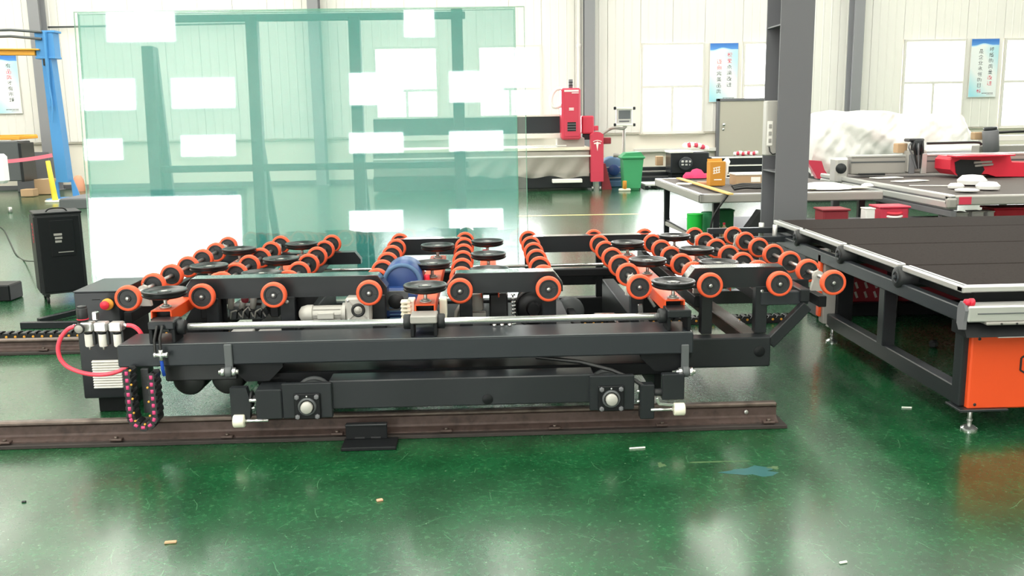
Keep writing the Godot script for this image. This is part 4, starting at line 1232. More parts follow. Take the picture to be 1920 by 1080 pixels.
# ------------------------------------------------------------------ conveyor table on the right
func conveyor_table() -> void:
	var XL := 2.645
	var XR := 7.4
	var t := thing("conveyor_table", "long conveyor table with brown felt belts and an orange side panel", "conveyor", V(5.0, 0, -6.6))
	var seams := [-4.96, -5.74, -6.70, -7.65, -8.34]
	for i in 4:
		part("felt_belt", lb(MB.new(), XL + 0.07, XR, 0.806, 0.826, seams[i + 1] + 0.012, seams[i] - (0.012 if i > 0 else 0.07), 0.004), M.belt, t)
		var pr := part("edge_profile", lb(MB.new(), XL, XL + 0.06, 0.795, 0.832, seams[i + 1] + 0.035, seams[i] - (0.035 if i > 0 else 0.0), 0.006), M.alu, t)
		part("profile_groove", lb(MB.new(), XL + 0.024, XL + 0.034, 0.829, 0.8335, seams[i + 1] + 0.04, seams[i] - 0.04, 0.0), M.steel_grey_dark, pr)
		if i > 0:
			# pulley at the seam
			var o := V(XL + 0.03, 0.752, seams[i])
			var pu := part("belt_pulley", MB.new().cyl(o + V(-0.05, 0, 0), o + V(0.20, 0, 0), 0.068, 28), M.black_plastic, t)
			part("pulley_ring", MB.new().ring(o + V(-0.05, 0, 0), Vector3.RIGHT, 0.034, 0.006, 0.006, 20, 6), M.charcoal_light, pu)
			part("pulley_bolt", MB.new().cyl(o + V(-0.065, 0, 0), o + V(-0.045, 0, 0), 0.014, 8), M.charcoal_light, pu)
	part("table_core", lb(MB.new(), XL + 0.10, XR, 0.72, 0.804, -8.30, -5.02, 0.004), M.charcoal_dark, t)
	part("edge_profile", lb(MB.new(), XL + 0.0, XR, 0.797, 0.832, -5.02, -4.96, 0.006), M.alu, t)
	# side rail under the edge, lower rail and legs
	part("side_rail", lb(MB.new(), XL + 0.0, XL + 0.06, 0.63, 0.715, -8.28, -4.98, 0.006), M.charcoal_light, t)
	part("lower_rail", lb(MB.new(), XL + 0.05, XL + 0.13, 0.13, 0.235, -7.05, -5.02, 0.006), M.charcoal, t)
	part("lower_rail", lb(MB.new(), XL + 1.2, XL + 1.28, 0.13, 0.235, -7.05, -5.02, 0.006), M.charcoal_dark, t)
	for z in [-4.99, -6.02]:
		part("leg", lb(MB.new(), XL + 0.04, XL + 0.13, 0.135 if z > -5.5 else 0.23, 0.66, z - 0.09, z, 0.005), M.charcoal, t)
	part("leg", lb(MB.new(), XL + 0.12, XL + 0.24, 0.12, 0.70, -7.12, -7.02, 0.005), M.charcoal_dark, t)
	part("leg_cover", lb(MB.new(), XL + 0.024, XL + 0.12, 0.15, 0.70, -7.16, -7.06, 0.005), M.alu_dull, t)
	part("orange_strip", lb(MB.new(), XL + 0.0, XL + 0.022, 0.20, 0.69, -7.16, -7.10, 0.004), M.orange_paint, t)
	part("foot_bracket", MB.new().bar(V(XL + 0.04, 0.15, -7.04), V(XL + 0.13, 0.10, -7.0), 0.05, 0.012, 0.002), M.alu_dull, t)
	# front: profile with end cap and knob, skirt and orange panel
	part("front_profile", lb(MB.new(), XL - 0.02, XR, 0.655, 0.745, -4.96, -4.84, 0.008), M.alu, t)
	part("profile_groove", lb(MB.new(), XL + 0.03, XR, 0.700, 0.706, -4.842, -4.836, 0.0), M.steel_grey_dark, t)
	part("profile_rail", lb(MB.new(), XL + 0.08, XR, 0.640, 0.656, -4.93, -4.83, 0.004), M.alu_dull, t)
	for k in 6:
		part("rail_screw", MB.new().cyl(V(XL + 0.16 + k * 0.085, 0.648, -4.83), V(XL + 0.16 + k * 0.085, 0.648, -4.825), 0.006, 8), M.black_plastic, t)
	part("end_cap", MB.new().prism([P(-0.03, -0.075), P(0.02, -0.085), P(0.045, -0.05), P(0.045, 0.04), P(0.02, 0.075), P(-0.02, 0.065), P(-0.04, 0.03), P(-0.03, -0.03)], Transform3D(Basis(V(0, 0, -1), V(0, 1, 0), V(1, 0, 0)), V(XL - 0.03, 0.69, -4.88)), 0.018), M.steel_grey, t)
	part("red_knob", MB.new().cyl(V(XL - 0.005, 0.762, -4.87), V(XL + 0.02, 0.762, -4.87), 0.022, 16).cyl(V(XL - 0.03, 0.762, -4.87), V(XL - 0.005, 0.762, -4.87), 0.019, 16), M.red_plastic, t)
	part("dark_skirt", MB.new().prism([P(-0.02, 0.0), P(0.15, 0.0), P(0.15, 0.065), P(0.03, 0.065)], Transform3D(Basis(V(0, 0, -1), V(0, 1, 0), V(1, 0, 0)), V((XL + XR) * 0.5 - 0.02, 0.572, -4.86)), XR - XL), M.charcoal_dark, t)
	part("skirt_strip", lb(MB.new(), 2.80, XR, 0.566, 0.574, -4.86, -4.84, 0.002), M.alu, t)
	var op := part("orange_panel", lb(MB.new(), XL + 0.075, XR, 0.128, 0.562, -5.06, -4.955, 0.008), M.orange_panel, t)
	for yy in [0.155, 0.535]:
		part("panel_screw", MB.new().cyl(V(XL + 0.115, yy, -4.955), V(XL + 0.115, yy, -4.951), 0.009, 10), M.black_plastic, op)
	# outlined hexagon emblem, only its left end is in the picture
	var hx := V(3.068, 0.385, -4.953)
	var hexa := MB.new()
	for k in 6:
		var a0 := TAU * (k + 0.5) / 6.0
		var a1 := TAU * (k + 1.5) / 6.0
		hexa.bar(hx + V(cos(a0), sin(a0), 0) * 0.072, hx + V(cos(a1), sin(a1), 0) * 0.072, 0.010, 0.004, 0.0, V(0, 0, 1))
	part("hexagon_emblem", hexa, M.black_plastic, op)
	part("base_flange", lb(MB.new(), XL + 0.02, XL + 0.30, 0.118, 0.132, -5.10, -4.93, 0.003), M.charcoal, t)
	for q in [[XL + 0.11, -4.985], [XL + 0.11, -7.08], [XL + 2.2, -4.985], [XL + 2.2, -7.08], [XR - 0.2, -7.08], [XR - 0.2, -4.985]]:
		var ft := part("levelling_foot", MB.new().lathe(V(q[0], 0, q[1]), Vector3.UP, [P(0, 0), P(0.045, 0), P(0.046, 0.010), P(0.030, 0.022), P(0.014, 0.030), P(0, 0.030)], 22), M.chrome, t)
		part("foot_stem", MB.new().cyl(V(q[0], 0.026, q[1]), V(q[0], 0.125, q[1]), 0.012, 12).cyl(V(q[0], 0.05, q[1]), V(q[0], 0.062, q[1]), 0.018, 6), M.steel, ft)
	# machine housing under the table, with slotted dark red guard
	var rg := part("red_guard", lb(MB.new(), 3.05, 5.6, 0.12, 0.52, -8.10, -8.0, 0.006), M.red_dark, t)
	for k in 8:
		for j in 2:
			var p := V(3.13 + k * 0.085, 0.30 - j * 0.085, -7.998)
			part("guard_slot", MB.new().bar(p, p + V(0.022, -0.055, 0), 0.020, 0.004, 0.0, V(0, 0, 1)), M.alu, rg)
	part("guard_base", lb(MB.new(), 2.95, 6.0, 0.0, 0.12, -8.2, -7.95, 0.01), M.charcoal_dark, t)
	part("rear_frame", lb(MB.new(), XL + 0.1, XR, 0.58, 0.66, -8.28, -8.2, 0.005), M.charcoal_dark, t)
	for z in [-7.85, -8.25]:
		part("leg", lb(MB.new(), XL + 0.9, XL + 0.98, 0.0, 0.66, z - 0.08, z, 0.005), M.charcoal_dark, t)
	# guide arms reaching back towards the machine
	for q in [[-8.32, 0.74], [-8.0, 0.70]]:
		part("guide_arm", MB.new().bar(V(2.05, q[1], q[0]), V(2.80, q[1], q[0]), 0.05, 0.05, 0.004), M.charcoal_light, t)
	part("guide_clamp", MB.new().cyl(V(2.58, 0.66, -8.05), V(2.58, 0.82, -8.05), 0.020, 14), M.alu, t)
	part("guide_clamp", MB.new().cyl(V(2.56, 0.66, -8.38), V(2.56, 0.80, -8.38), 0.024, 14), M.alu, t)
	# a scrap of black felt and an offcut on the floor below
	var sc := G(1750, 652)
	solo("floor_scrap", MB.new().box(sc + V(0, 0.03, 0), V(0.07, 0.06, 0.05), 0.015, Basis(Vector3.UP, 0.5)), M.black_plastic, "small black lump of scrap lying on the floor under the conveyor table", "scrap")

# ------------------------------------------------------------------ left side of the picture
func left_side() -> void:
	# black wheeled chiller unit
	var o := V(-4.31, 0, -9.62)
	var ch := thing("chiller_unit", "tall black chiller unit on castors with a red lettered side", "chiller", o)
	ch.rotation.y = 0.52
	var hgt := 0.80
	part("body", MB.new().prism([P(-0.21, 0.10), P(0.21, 0.10), P(0.21, 0.10 + hgt), P(-0.21, 0.10 + hgt)], Transform3D(Basis(), V(0, 0, 0)), 0.40), M.black_plastic, ch, true)
	part("front_panel", MB.new().box(V(0.0, 0.10 + hgt * 0.5, 0.21), V(0.38, hgt - 0.04, 0.02), 0.008), M.charcoal_dark, ch, true)
	part("upper_panel", MB.new().box(V(0.02, 0.10 + hgt * 0.70, 0.222), V(0.22, 0.36, 0.01), 0.004), M.charcoal_dark, ch, true)
	part("side_panel", MB.new().prism([P(-0.19, 0.12), P(0.19, 0.12), P(0.20, 0.88), P(0.0, 0.90), P(-0.20, 0.88), P(-0.24, 0.60)], Transform3D(Basis(V(0, 0, 1), V(0, 1, 0), V(-1, 0, 0)), V(-0.215, 0, 0)), 0.02), M.black_plastic, ch, true)
	part("top_lid", MB.new().box(V(0, 0.91, 0.0), V(0.44, 0.02, 0.42), 0.008), M.charcoal_dark, ch, true)
	part("handle", MB.new().tube(smooth([V(-0.10, 0.915, 0.1), V(-0.06, 0.95, 0.1), V(0.06, 0.95, 0.1), V(0.10, 0.915, 0.1)]), 0.008, 8), M.black_rubber, ch, true)
	for sx in [-1.0, 1.0]:
		for sz in [-1.0, 1.0]:
			part("castor", MB.new().cyl(V(sx * 0.16 - 0.012, 0.04, sz * 0.15), V(sx * 0.16 + 0.012, 0.04, sz * 0.15), 0.04, 16).box(V(sx * 0.16, 0.085, sz * 0.15), V(0.04, 0.03, 0.05), 0.004), M.black_rubber, ch, true)
	for k in 3:
		part("white_print", MB.new().box(V(-0.02 + (k % 2) * 0.004, 0.70 - k * 0.035, 0.2285), V(0.075 - k * 0.008, 0.022, 0.002), 0.0), M.alu_dull, ch, true)
	part("name_bar", MB.new().box(V(0.04, 0.52, 0.2275), V(0.14, 0.008, 0.002), 0.0), M.alu_dull, ch, true)
	for k in 6:
		part("red_letter", MB.new().box(V(-0.227, 0.80 - k * 0.035, 0.05 - (k % 2) * 0.006), V(0.003, 0.024, 0.045 - 0.012 * (k % 3)), 0.0), M.red_plastic, ch, true)
	var cb := []
	for q in [[0, 425], [8, 432], [18, 452], [30, 476], [45, 488], [66, 490]]:
		cb.append(G(q[0], q[1], 0.012 if q[0] < 60 else 0.2))
	solo("power_cable", MB.new().tube(smooth(cb), 0.008, 6), M.black_rubber, "thin dark cable lying on the floor left of the black chiller", "cable")
	# green block at the left edge, and an angle-steel frame on the floor
	var gb := G(8, 566)
	solo("tool_case", MB.new().box(gb + V(-0.14, 0.085, -0.15), V(0.40, 0.17, 0.28), 0.012), M.charcoal_dark, "low dark green-black case on the floor cut by the left edge", "case")
	var ff := thing("floor_frame", "flat frame of dark steel angle lying on the floor left of the cabinet", "frame", G(90, 604))
	part("frame_bar", MB.new().bar(G(40, 610, 0.03), G(168, 608, 0.03), 0.05, 0.06, 0.004), M.charcoal, ff)
	part("frame_bar", MB.new().bar(G(72, 602, 0.03), G(150, 583, 0.05), 0.05, 0.05, 0.004), M.charcoal, ff)
	part("frame_bar", MB.new().bar(G(150, 583, 0.05), G(240, 583, 0.05), 0.05, 0.05, 0.004), M.charcoal, ff)
	# litter on the near floor
	var bits := [[1581, 1056, 0.034, 0.010, 0.25, "paper", "white_offcut", "bright white plastic offcut on the green floor at bottom right"], [320, 1018, 0.05, 0.02, 0.1, "carton", "dry_leaf", "dry brown leaf-like scrap on the green floor at bottom left"], [45, 942, 0.02, 0.012, 0.0, "black_plastic", "dark_crumb", "small black crumb on the pale floor at the left edge"], [712, 939, 0.03, 0.02, 0.4, "carton_pink", "pale_crumb", "pale beige crumb on the green floor below the machine's middle"], [1195, 841, 0.09, 0.006, 0.1, "paper", "white_sliver", "thin white sliver on the floor just before the near rail"], [1700, 765, 0.06, 0.006, -0.2, "paper", "white_sliver", "thin white sliver on the floor under the conveyor table's front"]]
	for q in bits:
		var c := G(q[0], q[1])
		solo(q[6], MB.new().box(c + V(0, 0.004, 0), V(q[2], 0.008, q[3]), 0.002, Basis(Vector3.UP, q[4])), M[q[5]], q[7], "litter")
	# blue jib crane with amber arm
	var Z := 22.5
	var bs := W(122, 342, Z)
	var tp := W(88, 60, Z)
	var jc := thing("jib_crane", "blue steel jib crane post with an amber arm at far left", "crane", V(bs.x, 0, -Z))
	var px0 := W(84, 60, Z).x
	part("crane_post", MB.new().prism([W2(111, 341, Z), W2(133, 341, Z), W2(101, 109, Z), W2(83, 109, Z)], Transform3D(Basis(), V(0, 0, -Z)), 0.30), M.blue_steel, jc)
	part("crane_head", pb(MB.new(), 66, 60, 101, 109, Z - 0.16, 0.32, 0.01), M.blue_steel, jc)
	part("post_rib", MB.new().bar(W(84, 60, Z - 0.22), W(95, 200, Z - 0.20), 0.05, 0.10, 0.004), M.blue_steel, jc)
	part("head_cap", pb(MB.new(), 64, 57, 102, 61, Z - 0.18, 0.36, 0.006), M.blue_steel, jc)
	part("head_cap", pb(MB.new(), 66, 106, 103, 110, Z - 0.18, 0.36, 0.006), M.blue_steel, jc)
	part("base_plate", MB.new().box(V(bs.x, 0.02, -Z), V(0.70, 0.04, 0.6), 0.006), M.blue_steel, jc)
	for s in [-1.0, 1.0]:
		part("gusset", MB.new().prism([P(bs.x + s * 0.16, 0.04), P(bs.x + s * 0.33, 0.04), P(bs.x + s * 0.20, 0.46), P(bs.x + s * 0.15, 0.46)], Transform3D(Basis(), V(0, 0, -Z)), 0.05), M.blue_steel, jc)
	part("crane_arm", MB.new().bar(W(-200, 96, Z - 0.1), W(68, 98, Z - 0.1), 0.16, 0.15, 0.01), M.amber, jc)
	part("arm_lip", MB.new().bar(W(-200, 91, Z - 0.2), W(74, 93, Z - 0.2), 0.10, 0.03, 0.006), M.amber, jc)
	for q in [[66, 60, 66], [78, 73, 79]]:
		part("tie_rod", MB.new().tube([W(-120, q[0] - 6.0, Z - 0.2), W(20, q[0] - 10.0, Z - 0.2), W(78, q[1], Z - 0.2)], 0.03, 8), M.steel_grey_dark, jc)
	part("cable", MB.new().tube(smooth([W(88, 110, Z - 0.35), W(92, 160, Z - 0.32), W(97, 190, Z - 0.32), W(98, 230, Z - 0.32)]), 0.02, 6), M.blue_steel, jc)
	part("hook_block", pb(MB.new(), 80, 110, 87, 123, Z - 0.25, 0.1, 0.01), M.black_plastic, jc)
	# yellow post with pink barrier belt
	var bp := W(104, 346, 22.0)
	var bz := 21.9
	var pb0 := V(W(104, 345, bz).x, 0, -bz)
	var br := thing("barrier_post", "slim yellow barrier post on a round foot before the blue crane", "barrier post", pb0)
	part("post", MB.new().cyl(pb0 + V(-0.04, 0.03, 0), pb0 + V(-0.12, 0.94, 0), 0.065, 16, 0.05), M.yellow_paint, br)
	part("round_foot", MB.new().cyl(pb0, pb0 + V(0, 0.04, 0), 0.26, 28), M.cream_plastic, br)
	var bl := []
	for q in [[98, 291], [70, 296], [40, 300], [5, 303], [-60, 304]]:
		bl.append(W(q[0], q[1], bz))
	var belt := MB.new()
	var sp := smooth(bl)
	for i in range(0, sp.size() - 4, 4):
		belt.bar(sp[i], sp[i + 4], 0.012, 0.085, 0.0)
	solo("barrier_belt", belt, M.pink_belt, "sagging pink barrier belt hooked to the slim yellow post", "barrier belt")
	# white machine edge at the left border
	var wm := W(10, 340, 19.0)
	var ww := thing("white_tank", "white rounded plastic tank on small feet cut by the left edge", "tank", V(wm.x - 0.65, 0, -19.36))
	part("tank_body", pb(MB.new(), -120, 290, 4, 346, 19.2, 0.32, 0.06), M.sheet_white, ww)
	part("foot", MB.new().cyl(V(wm.x - 0.15, 0, -19.36), V(wm.x - 0.15, 0.12, -19.36), 0.04, 12), M.steel, ww)
	# dark cabinet with an amber frame on it, cartons beside
	var dz := 23.6
	var dc := thing("workshop_cabinet", "dark grey workshop cabinet standing at the wall under the leftmost banner", "cabinet", V(W(0, 330, dz).x, 0, -dz - 0.3))
	part("cabinet_body", pb(MB.new(), -130, 266, 36, 341, dz, 0.7, 0.02), M.steel_grey_dark, dc)
	part("cabinet_side", pb(MB.new(), 36, 268, 42, 341, dz + 0.02, 0.7, 0.01), M.charcoal, dc)
	var am := thing("lifting_yoke", "amber steel lifting yoke lying on top of the dark workshop cabinet", "frame", W(0, 262, dz + 0.3))
	part("yoke_bar", MB.new().bar(W(-120, 261, dz + 0.1), W(38, 259, dz + 0.1), 0.12, 0.08, 0.01), M.amber, am)
	part("yoke_bar", MB.new().bar(W(20, 260, dz + 0.2), W(70, 256, dz + 0.6), 0.10, 0.08, 0.01), M.amber, am)
	part("yoke_bar", MB.new().bar(W(-100, 257, dz + 0.6), W(68, 254, dz + 0.6), 0.10, 0.06, 0.01), M.amber, am)
	var plate := thing("grey_board", "flat grey board leaning against the wall right of the dark workshop cabinet", "board", V(W(60, 330, 25.2).x, 0, -25.2))
	part("board", MB.new().box(V(W(60, 330, 25.2).x, 0.52, -25.3), V(0.85, 1.04, 0.04), 0.006, Basis(Vector3.RIGHT, -0.10)), M.steel_grey, plate)
	var k1 := V(W(82, 335, 24.2).x, 0, -24.3)
	var cartons := thing("carton", "larger brown carton on the floor left of the yellow post", "carton", k1)
	part("carton_body", MB.new().box(k1 + V(0, 0.20, 0), V(0.42, 0.38, 0.4), 0.01), M.carton, cartons)
	part("tape", MB.new().box(k1 + V(0, 0.392, 0), V(0.07, 0.004, 0.405), 0.0), M.cream_plastic, cartons)
	var k2 := V(W(53, 340, 23.6).x, 0, -23.6)
	solo("carton", MB.new().box(k2 + V(0, 0.10, 0), V(0.30, 0.18, 0.3), 0.01), M.carton, "small low carton beside the dark workshop cabinet's foot", "carton")
	var k3 := V(W(141, 341, 25.0).x, 0, -25.2)
	solo("orange_sack", MB.new().lathe(k3, Vector3.UP, [P(0, 0), P(0.15, 0), P(0.16, 0.1), P(0.13, 0.3), P(0.08, 0.40), P(0, 0.42)], 18), M.carton_pink, "small pale orange sack standing at the wall right of the blue crane", "sack")
	# thin pipe on the wall, steel platform on the floor behind the glass
	solo("wall_pipe", MB.new().cyl(W(90, 51, 25.85), W(460, 44, 25.85), 0.025, 8), M.steel_grey_dark, "thin dark horizontal pipe high on the far wall beside the crane", "pipe")
	var q0 := G(112, 392)
	var pf := thing("floor_platform", "low dark steel platform on the floor seen left of and through the glass", "platform", q0 + V(1.5, 0, -0.6))
	part("platform_deck", lb(MB.new(), q0.x, q0.x + 3.4, 0.0, 0.20, q0.z - 1.3, q0.z, 0.01), M.steel_grey_dark, pf)
	part("deck_plate", lb(MB.new(), q0.x + 0.02, q0.x + 3.38, 0.20, 0.215, q0.z - 1.28, q0.z - 0.02, 0.004), M.steel_grey, pf)


# ------------------------------------------------------------------ behind the middle: router, bin, workbench
func middle_background() -> void:
	var Z := 22.4
	var r := thing("cnc_router", "large red and grey gantry router standing before the far wall", "machine", V(W(1030, 350, Z).x, 0, -Z - 0.8))
	part("machine_base", pb(MB.new(), 700, 328, 1112, 356, Z, 1.6, 0.02), M.charcoal, r)
	part("bed_side", pb(MB.new(), 700, 284, 1106, 330, Z + 0.05, 1.5, 0.02), M.bed_grey, r)
	part("bed_top", pb(MB.new(), 700, 279, 1106, 285, Z, 1.6, 0.01), M.cream_plastic, r)
	part("plastic_drape", drape_strip(Z), M.thin_film, r)
	part("white_rail", MB.new().bar(W(700, 300, Z - 0.15), W(1133, 292, Z - 0.15), 0.05, 0.045, 0.01), M.white_paint, r)
	part("gantry_beam", pb(MB.new(), 700, 220, 1060, 252, Z + 0.5, 0.5, 0.02), M.charcoal_light, r)
	part("beam_cap", pb(MB.new(), 700, 217, 1060, 221, Z + 0.48, 0.54, 0.01), M.white_paint, r)
	part("beam_rail", pb(MB.new(), 700, 253, 1056, 262, Z + 0.40, 0.5, 0.01), M.white_paint, r)
	part("spindle_carriage", pb(MB.new(), 1045, 258, 1096, 283, Z + 0.2, 0.5, 0.02), M.alu_dull, r)
	for k in 2:
		part("bed_fixture", pb(MB.new(), 1008 + k * 45, 276, 1020 + k * 45, 284, Z + 0.2, 0.2, 0.01), M.carton_yellow, r)
	part("pressure_bar", MB.new().bar(W(994, 274, Z - 0.02), W(1062, 273, Z - 0.02), 0.04, 0.03, 0.006), M.white_paint, r)
	var hd := part("red_head", pb(MB.new(), 1053, 165, 1089, 262, Z, 0.6, 0.04), M.red_paint, r)
	part("head_face", pb(MB.new(), 1058, 172, 1086, 256, Z - 0.015, 0.03, 0.01), M.red_paint, hd)
	part("grille", pb(MB.new(), 1064, 229, 1080, 246, Z - 0.025, 0.02, 0.004), M.charcoal, hd)
	for k in 3:
		part("grille_bar", pb(MB.new(), 1064, 232 + k * 5, 1080, 233.6 + k * 5, Z - 0.03, 0.01, 0.0), M.steel_grey, hd)
	part("white_print", pb(MB.new(), 1058, 168.5, 1085, 172, Z - 0.022, 0.01, 0.0), M.paper, hd)
	part("white_print", pb(MB.new(), 1072, 173.5, 1085, 175, Z - 0.022, 0.01, 0.0), M.paper, hd)
	part("white_print", pb(MB.new(), 1067, 202, 1076, 204, Z - 0.022, 0.01, 0.0), M.paper, hd)
	part("white_print", pb(MB.new(), 1067, 205, 1076, 207, Z - 0.022, 0.01, 0.0), M.paper, hd)
	var bc := W(1070, 165, Z + 0.2)
	var be := part("signal_beacon", MB.new().cyl(bc, bc + V(0, 0.20, 0), 0.05, 14), M.steel_grey, hd)
	for k in 2:
		part("beacon_ring", MB.new().cyl(bc + V(0, 0.05 + k * 0.07, 0), bc + V(0, 0.075 + k * 0.07, 0), 0.055, 14), M.charcoal, be)
	var hs := []
	for q in [[1052, 166], [1042, 168], [1035, 178], [1033, 190], [1036, 199], [1044, 201], [1053, 197]]:
		hs.append(W(q[0], q[1], Z + 0.2))
	part("white_hose", MB.new().tube(smooth(hs), 0.045, 10), M.sheet_white, r)
	part("red_side_box", pb(MB.new(), 1091, 217, 1114, 251, Z + 0.3, 0.5, 0.03), M.red_paint, r)
	part("side_bracket", pb(MB.new(), 1113, 236, 1122, 245, Z + 0.35, 0.3, 0.01), M.red_paint, r)
	part("carriage_dark_box", pb(MB.new(), 1092, 251, 1108, 262, Z + 0.35, 0.3, 0.01), M.charcoal, r)  # dark box below the red side box
	var p0 := W(1119, 340, Z - 0.1)
	var wpx := 0.0128
	var hw := 11.5 * wpx
	var top := W(1119, 249, Z - 0.1).y
	var rp := part("red_post", MB.new().prism([P(p0.x - hw, p0.y), P(p0.x + hw, p0.y), P(p0.x + hw, top - 0.04), P(p0.x + hw * 0.5, top + 0.01), P(p0.x, top + 0.025), P(p0.x - hw * 0.5, top + 0.01), P(p0.x - hw, top - 0.04)], Transform3D(Basis(), V(0, 0, -Z + 0.05)), 0.30), M.red_paint, r)
	# white T emblem: an arched bar over a tapering stem
	var ex := p0.x
	var ey := W(1119, 270, Z).y
	var tz := -Z + 0.205
	part("t_emblem", MB.new().prism([P(ex - 0.012, ey + 0.06), P(ex + 0.012, ey + 0.06), P(ex + 0.020, ey + 0.045), P(ex + 0.085, ey + 0.03), P(ex + 0.075, ey + 0.005), P(ex + 0.028, ey + 0.012), P(ex + 0.0, ey - 0.16), P(ex - 0.028, ey + 0.012), P(ex - 0.075, ey + 0.005), P(ex - 0.085, ey + 0.03), P(ex - 0.020, ey + 0.045)], Transform3D(Basis(), V(0, 0, tz)), 0.01), M.paper, rp)
	part("t_emblem", MB.new().tube([V(ex - 0.10, ey + 0.06, tz), V(ex - 0.05, ey + 0.082, tz), V(ex, ey + 0.09, tz), V(ex + 0.05, ey + 0.082, tz), V(ex + 0.10, ey + 0.06, tz)], 0.010, 6), M.paper, rp)
	part("red_foot", MB.new().prism([P(p0.x + hw, 0.0), P(p0.x + hw + 0.24, 0.0), P(p0.x + hw + 0.08, 0.62), P(p0.x + hw, 0.62)], Transform3D(Basis(), V(0, 0, -Z - 0.15)), 0.2), M.red_dark, r)
	for cx in [-0.10, 0.08]:
		part("post_castor", MB.new().cyl(V(p0.x + cx - 0.02, 0.05, -Z + 0.1), V(p0.x + cx + 0.02, 0.05, -Z + 0.1), 0.05, 14), M.steel, rp)
	part("red_handle_box", pb(MB.new(), 1131, 258, 1146, 270, Z + 0.1, 0.2, 0.015), M.red_dark, r)
	part("white_board", pb(MB.new(), 1036, 336, 1092, 343, Z - 0.2, 0.25, 0.01), M.paper, r)
	# swinging operator panel
	var o := thing("operator_panel", "small operator screen in a white frame on an arm right of the red router", "screen", W(1170, 240, Z + 0.2))
	part("panel_housing", pb(MB.new(), 1156, 202, 1186, 234, Z, 0.14, 0.02), M.alu, o)
	part("screen", pb(MB.new(), 1160, 207, 1182, 223, Z - 0.01, 0.02, 0.004), M.screen_grey, o)
	for q in [[203.0], [234.0]]:
		part("grip_bar", MB.new().bar(W(1153, q[0], Z - 0.05), W(1189, q[0], Z - 0.05), 0.04, 0.05, 0.01), M.paper, o)
		for e in [1153.0, 1189.0]:
			part("grip_end", MB.new().box(W(e, q[0], Z - 0.05), V(0.06, 0.07, 0.06), 0.012), M.charcoal, o)
	part("key_row", pb(MB.new(), 1161, 226, 1180, 229, Z - 0.01, 0.02, 0.003), M.steel_grey, o)
	part("arm", MB.new().tube(smooth([W(1174, 236, Z + 0.06), W(1168, 241, Z + 0.06), W(1152, 240, Z + 0.1), W(1142, 243, Z + 0.2), W(1128, 252, Z + 0.2)]), 0.035, 8), M.alu_dull, o)
	part("stand_pole", MB.new().cyl(V(W(1170, 236, Z + 0.3).x, 0.0, -Z - 0.3), W(1170, 236, Z + 0.3), 0.035, 10), M.alu_dull, o)
	# blue vacuum blower
	var b0 := W(1150, 308, 23.2)
	var bl := thing("vacuum_blower", "round blue vacuum blower between the red router and green bin", "blower", V(b0.x, 0, -23.4))
	part("blower_drum", MB.new().cyl(V(b0.x, 0.42, -23.7), V(b0.x, 0.42, -23.15), 0.32, 28), M.navy_pump, bl)
	part("blower_base", lb(MB.new(), b0.x - 0.3, b0.x + 0.34, 0.0, 0.16, -23.7, -23.1, 0.02), M.navy_pump, bl)
	part("blower_hub", MB.new().cyl(V(b0.x, 0.42, -23.15), V(b0.x, 0.42, -23.05), 0.14, 20), M.blue_motor, bl)
	for k in 3:
		part("cooling_fin", lb(MB.new(), b0.x - 0.25, b0.x + 0.25, 0.22 + k * 0.13, 0.24 + k * 0.13, -23.15, -23.11, 0.004), M.alu_dull, bl)
	var hz := []
	for q in [[1150, 291], [1160, 292], [1168, 299], [1171, 316], [1173, 342]]:
		hz.append(W(q[0], q[1], 22.8))
	part("hose", MB.new().tube(smooth(hz), 0.05, 10), M.alu_dull, bl)
	# green wheelie bin
	var z2 := 22.0
	var w0 := W(1187, 345, z2)
	var bn := thing("wheelie_bin", "green plastic wheelie bin standing near the far wall", "bin", V(w0.x, 0, -z2 - 0.25))
	var xb := w0.x
	part("bin_body", MB.new().prism([P(xb - 0.20, 0.05), P(xb + 0.18, 0.05), P(xb + 0.25, 0.76), P(xb - 0.24, 0.76)], Transform3D(Basis(), V(0, 0, -z2 - 0.25)), 0.48), M.green_bin, bn)
	part("bin_rim", lb(MB.new(), xb - 0.28, xb + 0.28, 0.74, 0.80, -z2 - 0.54, -z2 + 0.03, 0.02), M.green_bin, bn)
	part("bin_lid", MB.new().prism([P(xb - 0.26, 0.80), P(xb + 0.26, 0.80), P(xb + 0.18, 0.90), P(xb - 0.16, 0.88)], Transform3D(Basis(), V(0, 0, -z2 - 0.28)), 0.5), M.green_bin, bn)
	part("bin_wheel", MB.new().cyl(V(xb + 0.18, 0.09, -z2 - 0.44), V(xb + 0.25, 0.09, -z2 - 0.44), 0.09, 18), M.black_rubber, bn)
	part("bin_foot", lb(MB.new(), xb - 0.20, xb + 0.16, 0.0, 0.06, -z2 - 0.45, -z2 - 0.05, 0.01), M.green_bin, bn)
	var mp := V(W(1170, 350, z2).x, 0, -z2 + 0.1)
	var mop := thing("mop", "short yellow handled mop standing on its cream head beside the green bin", "mop", mp)
	part("mop_head", MB.new().box(mp + V(0, 0.03, 0), V(0.28, 0.06, 0.1), 0.02), M.cream_plastic, mop)
	part("mop_stick", MB.new().cyl(mp + V(0, 0.05, 0), mp + V(0.0, 0.24, 0), 0.05, 10), M.carton_yellow, mop)
	# low pallets and black machine parts along the wall
	var pz := 22.3
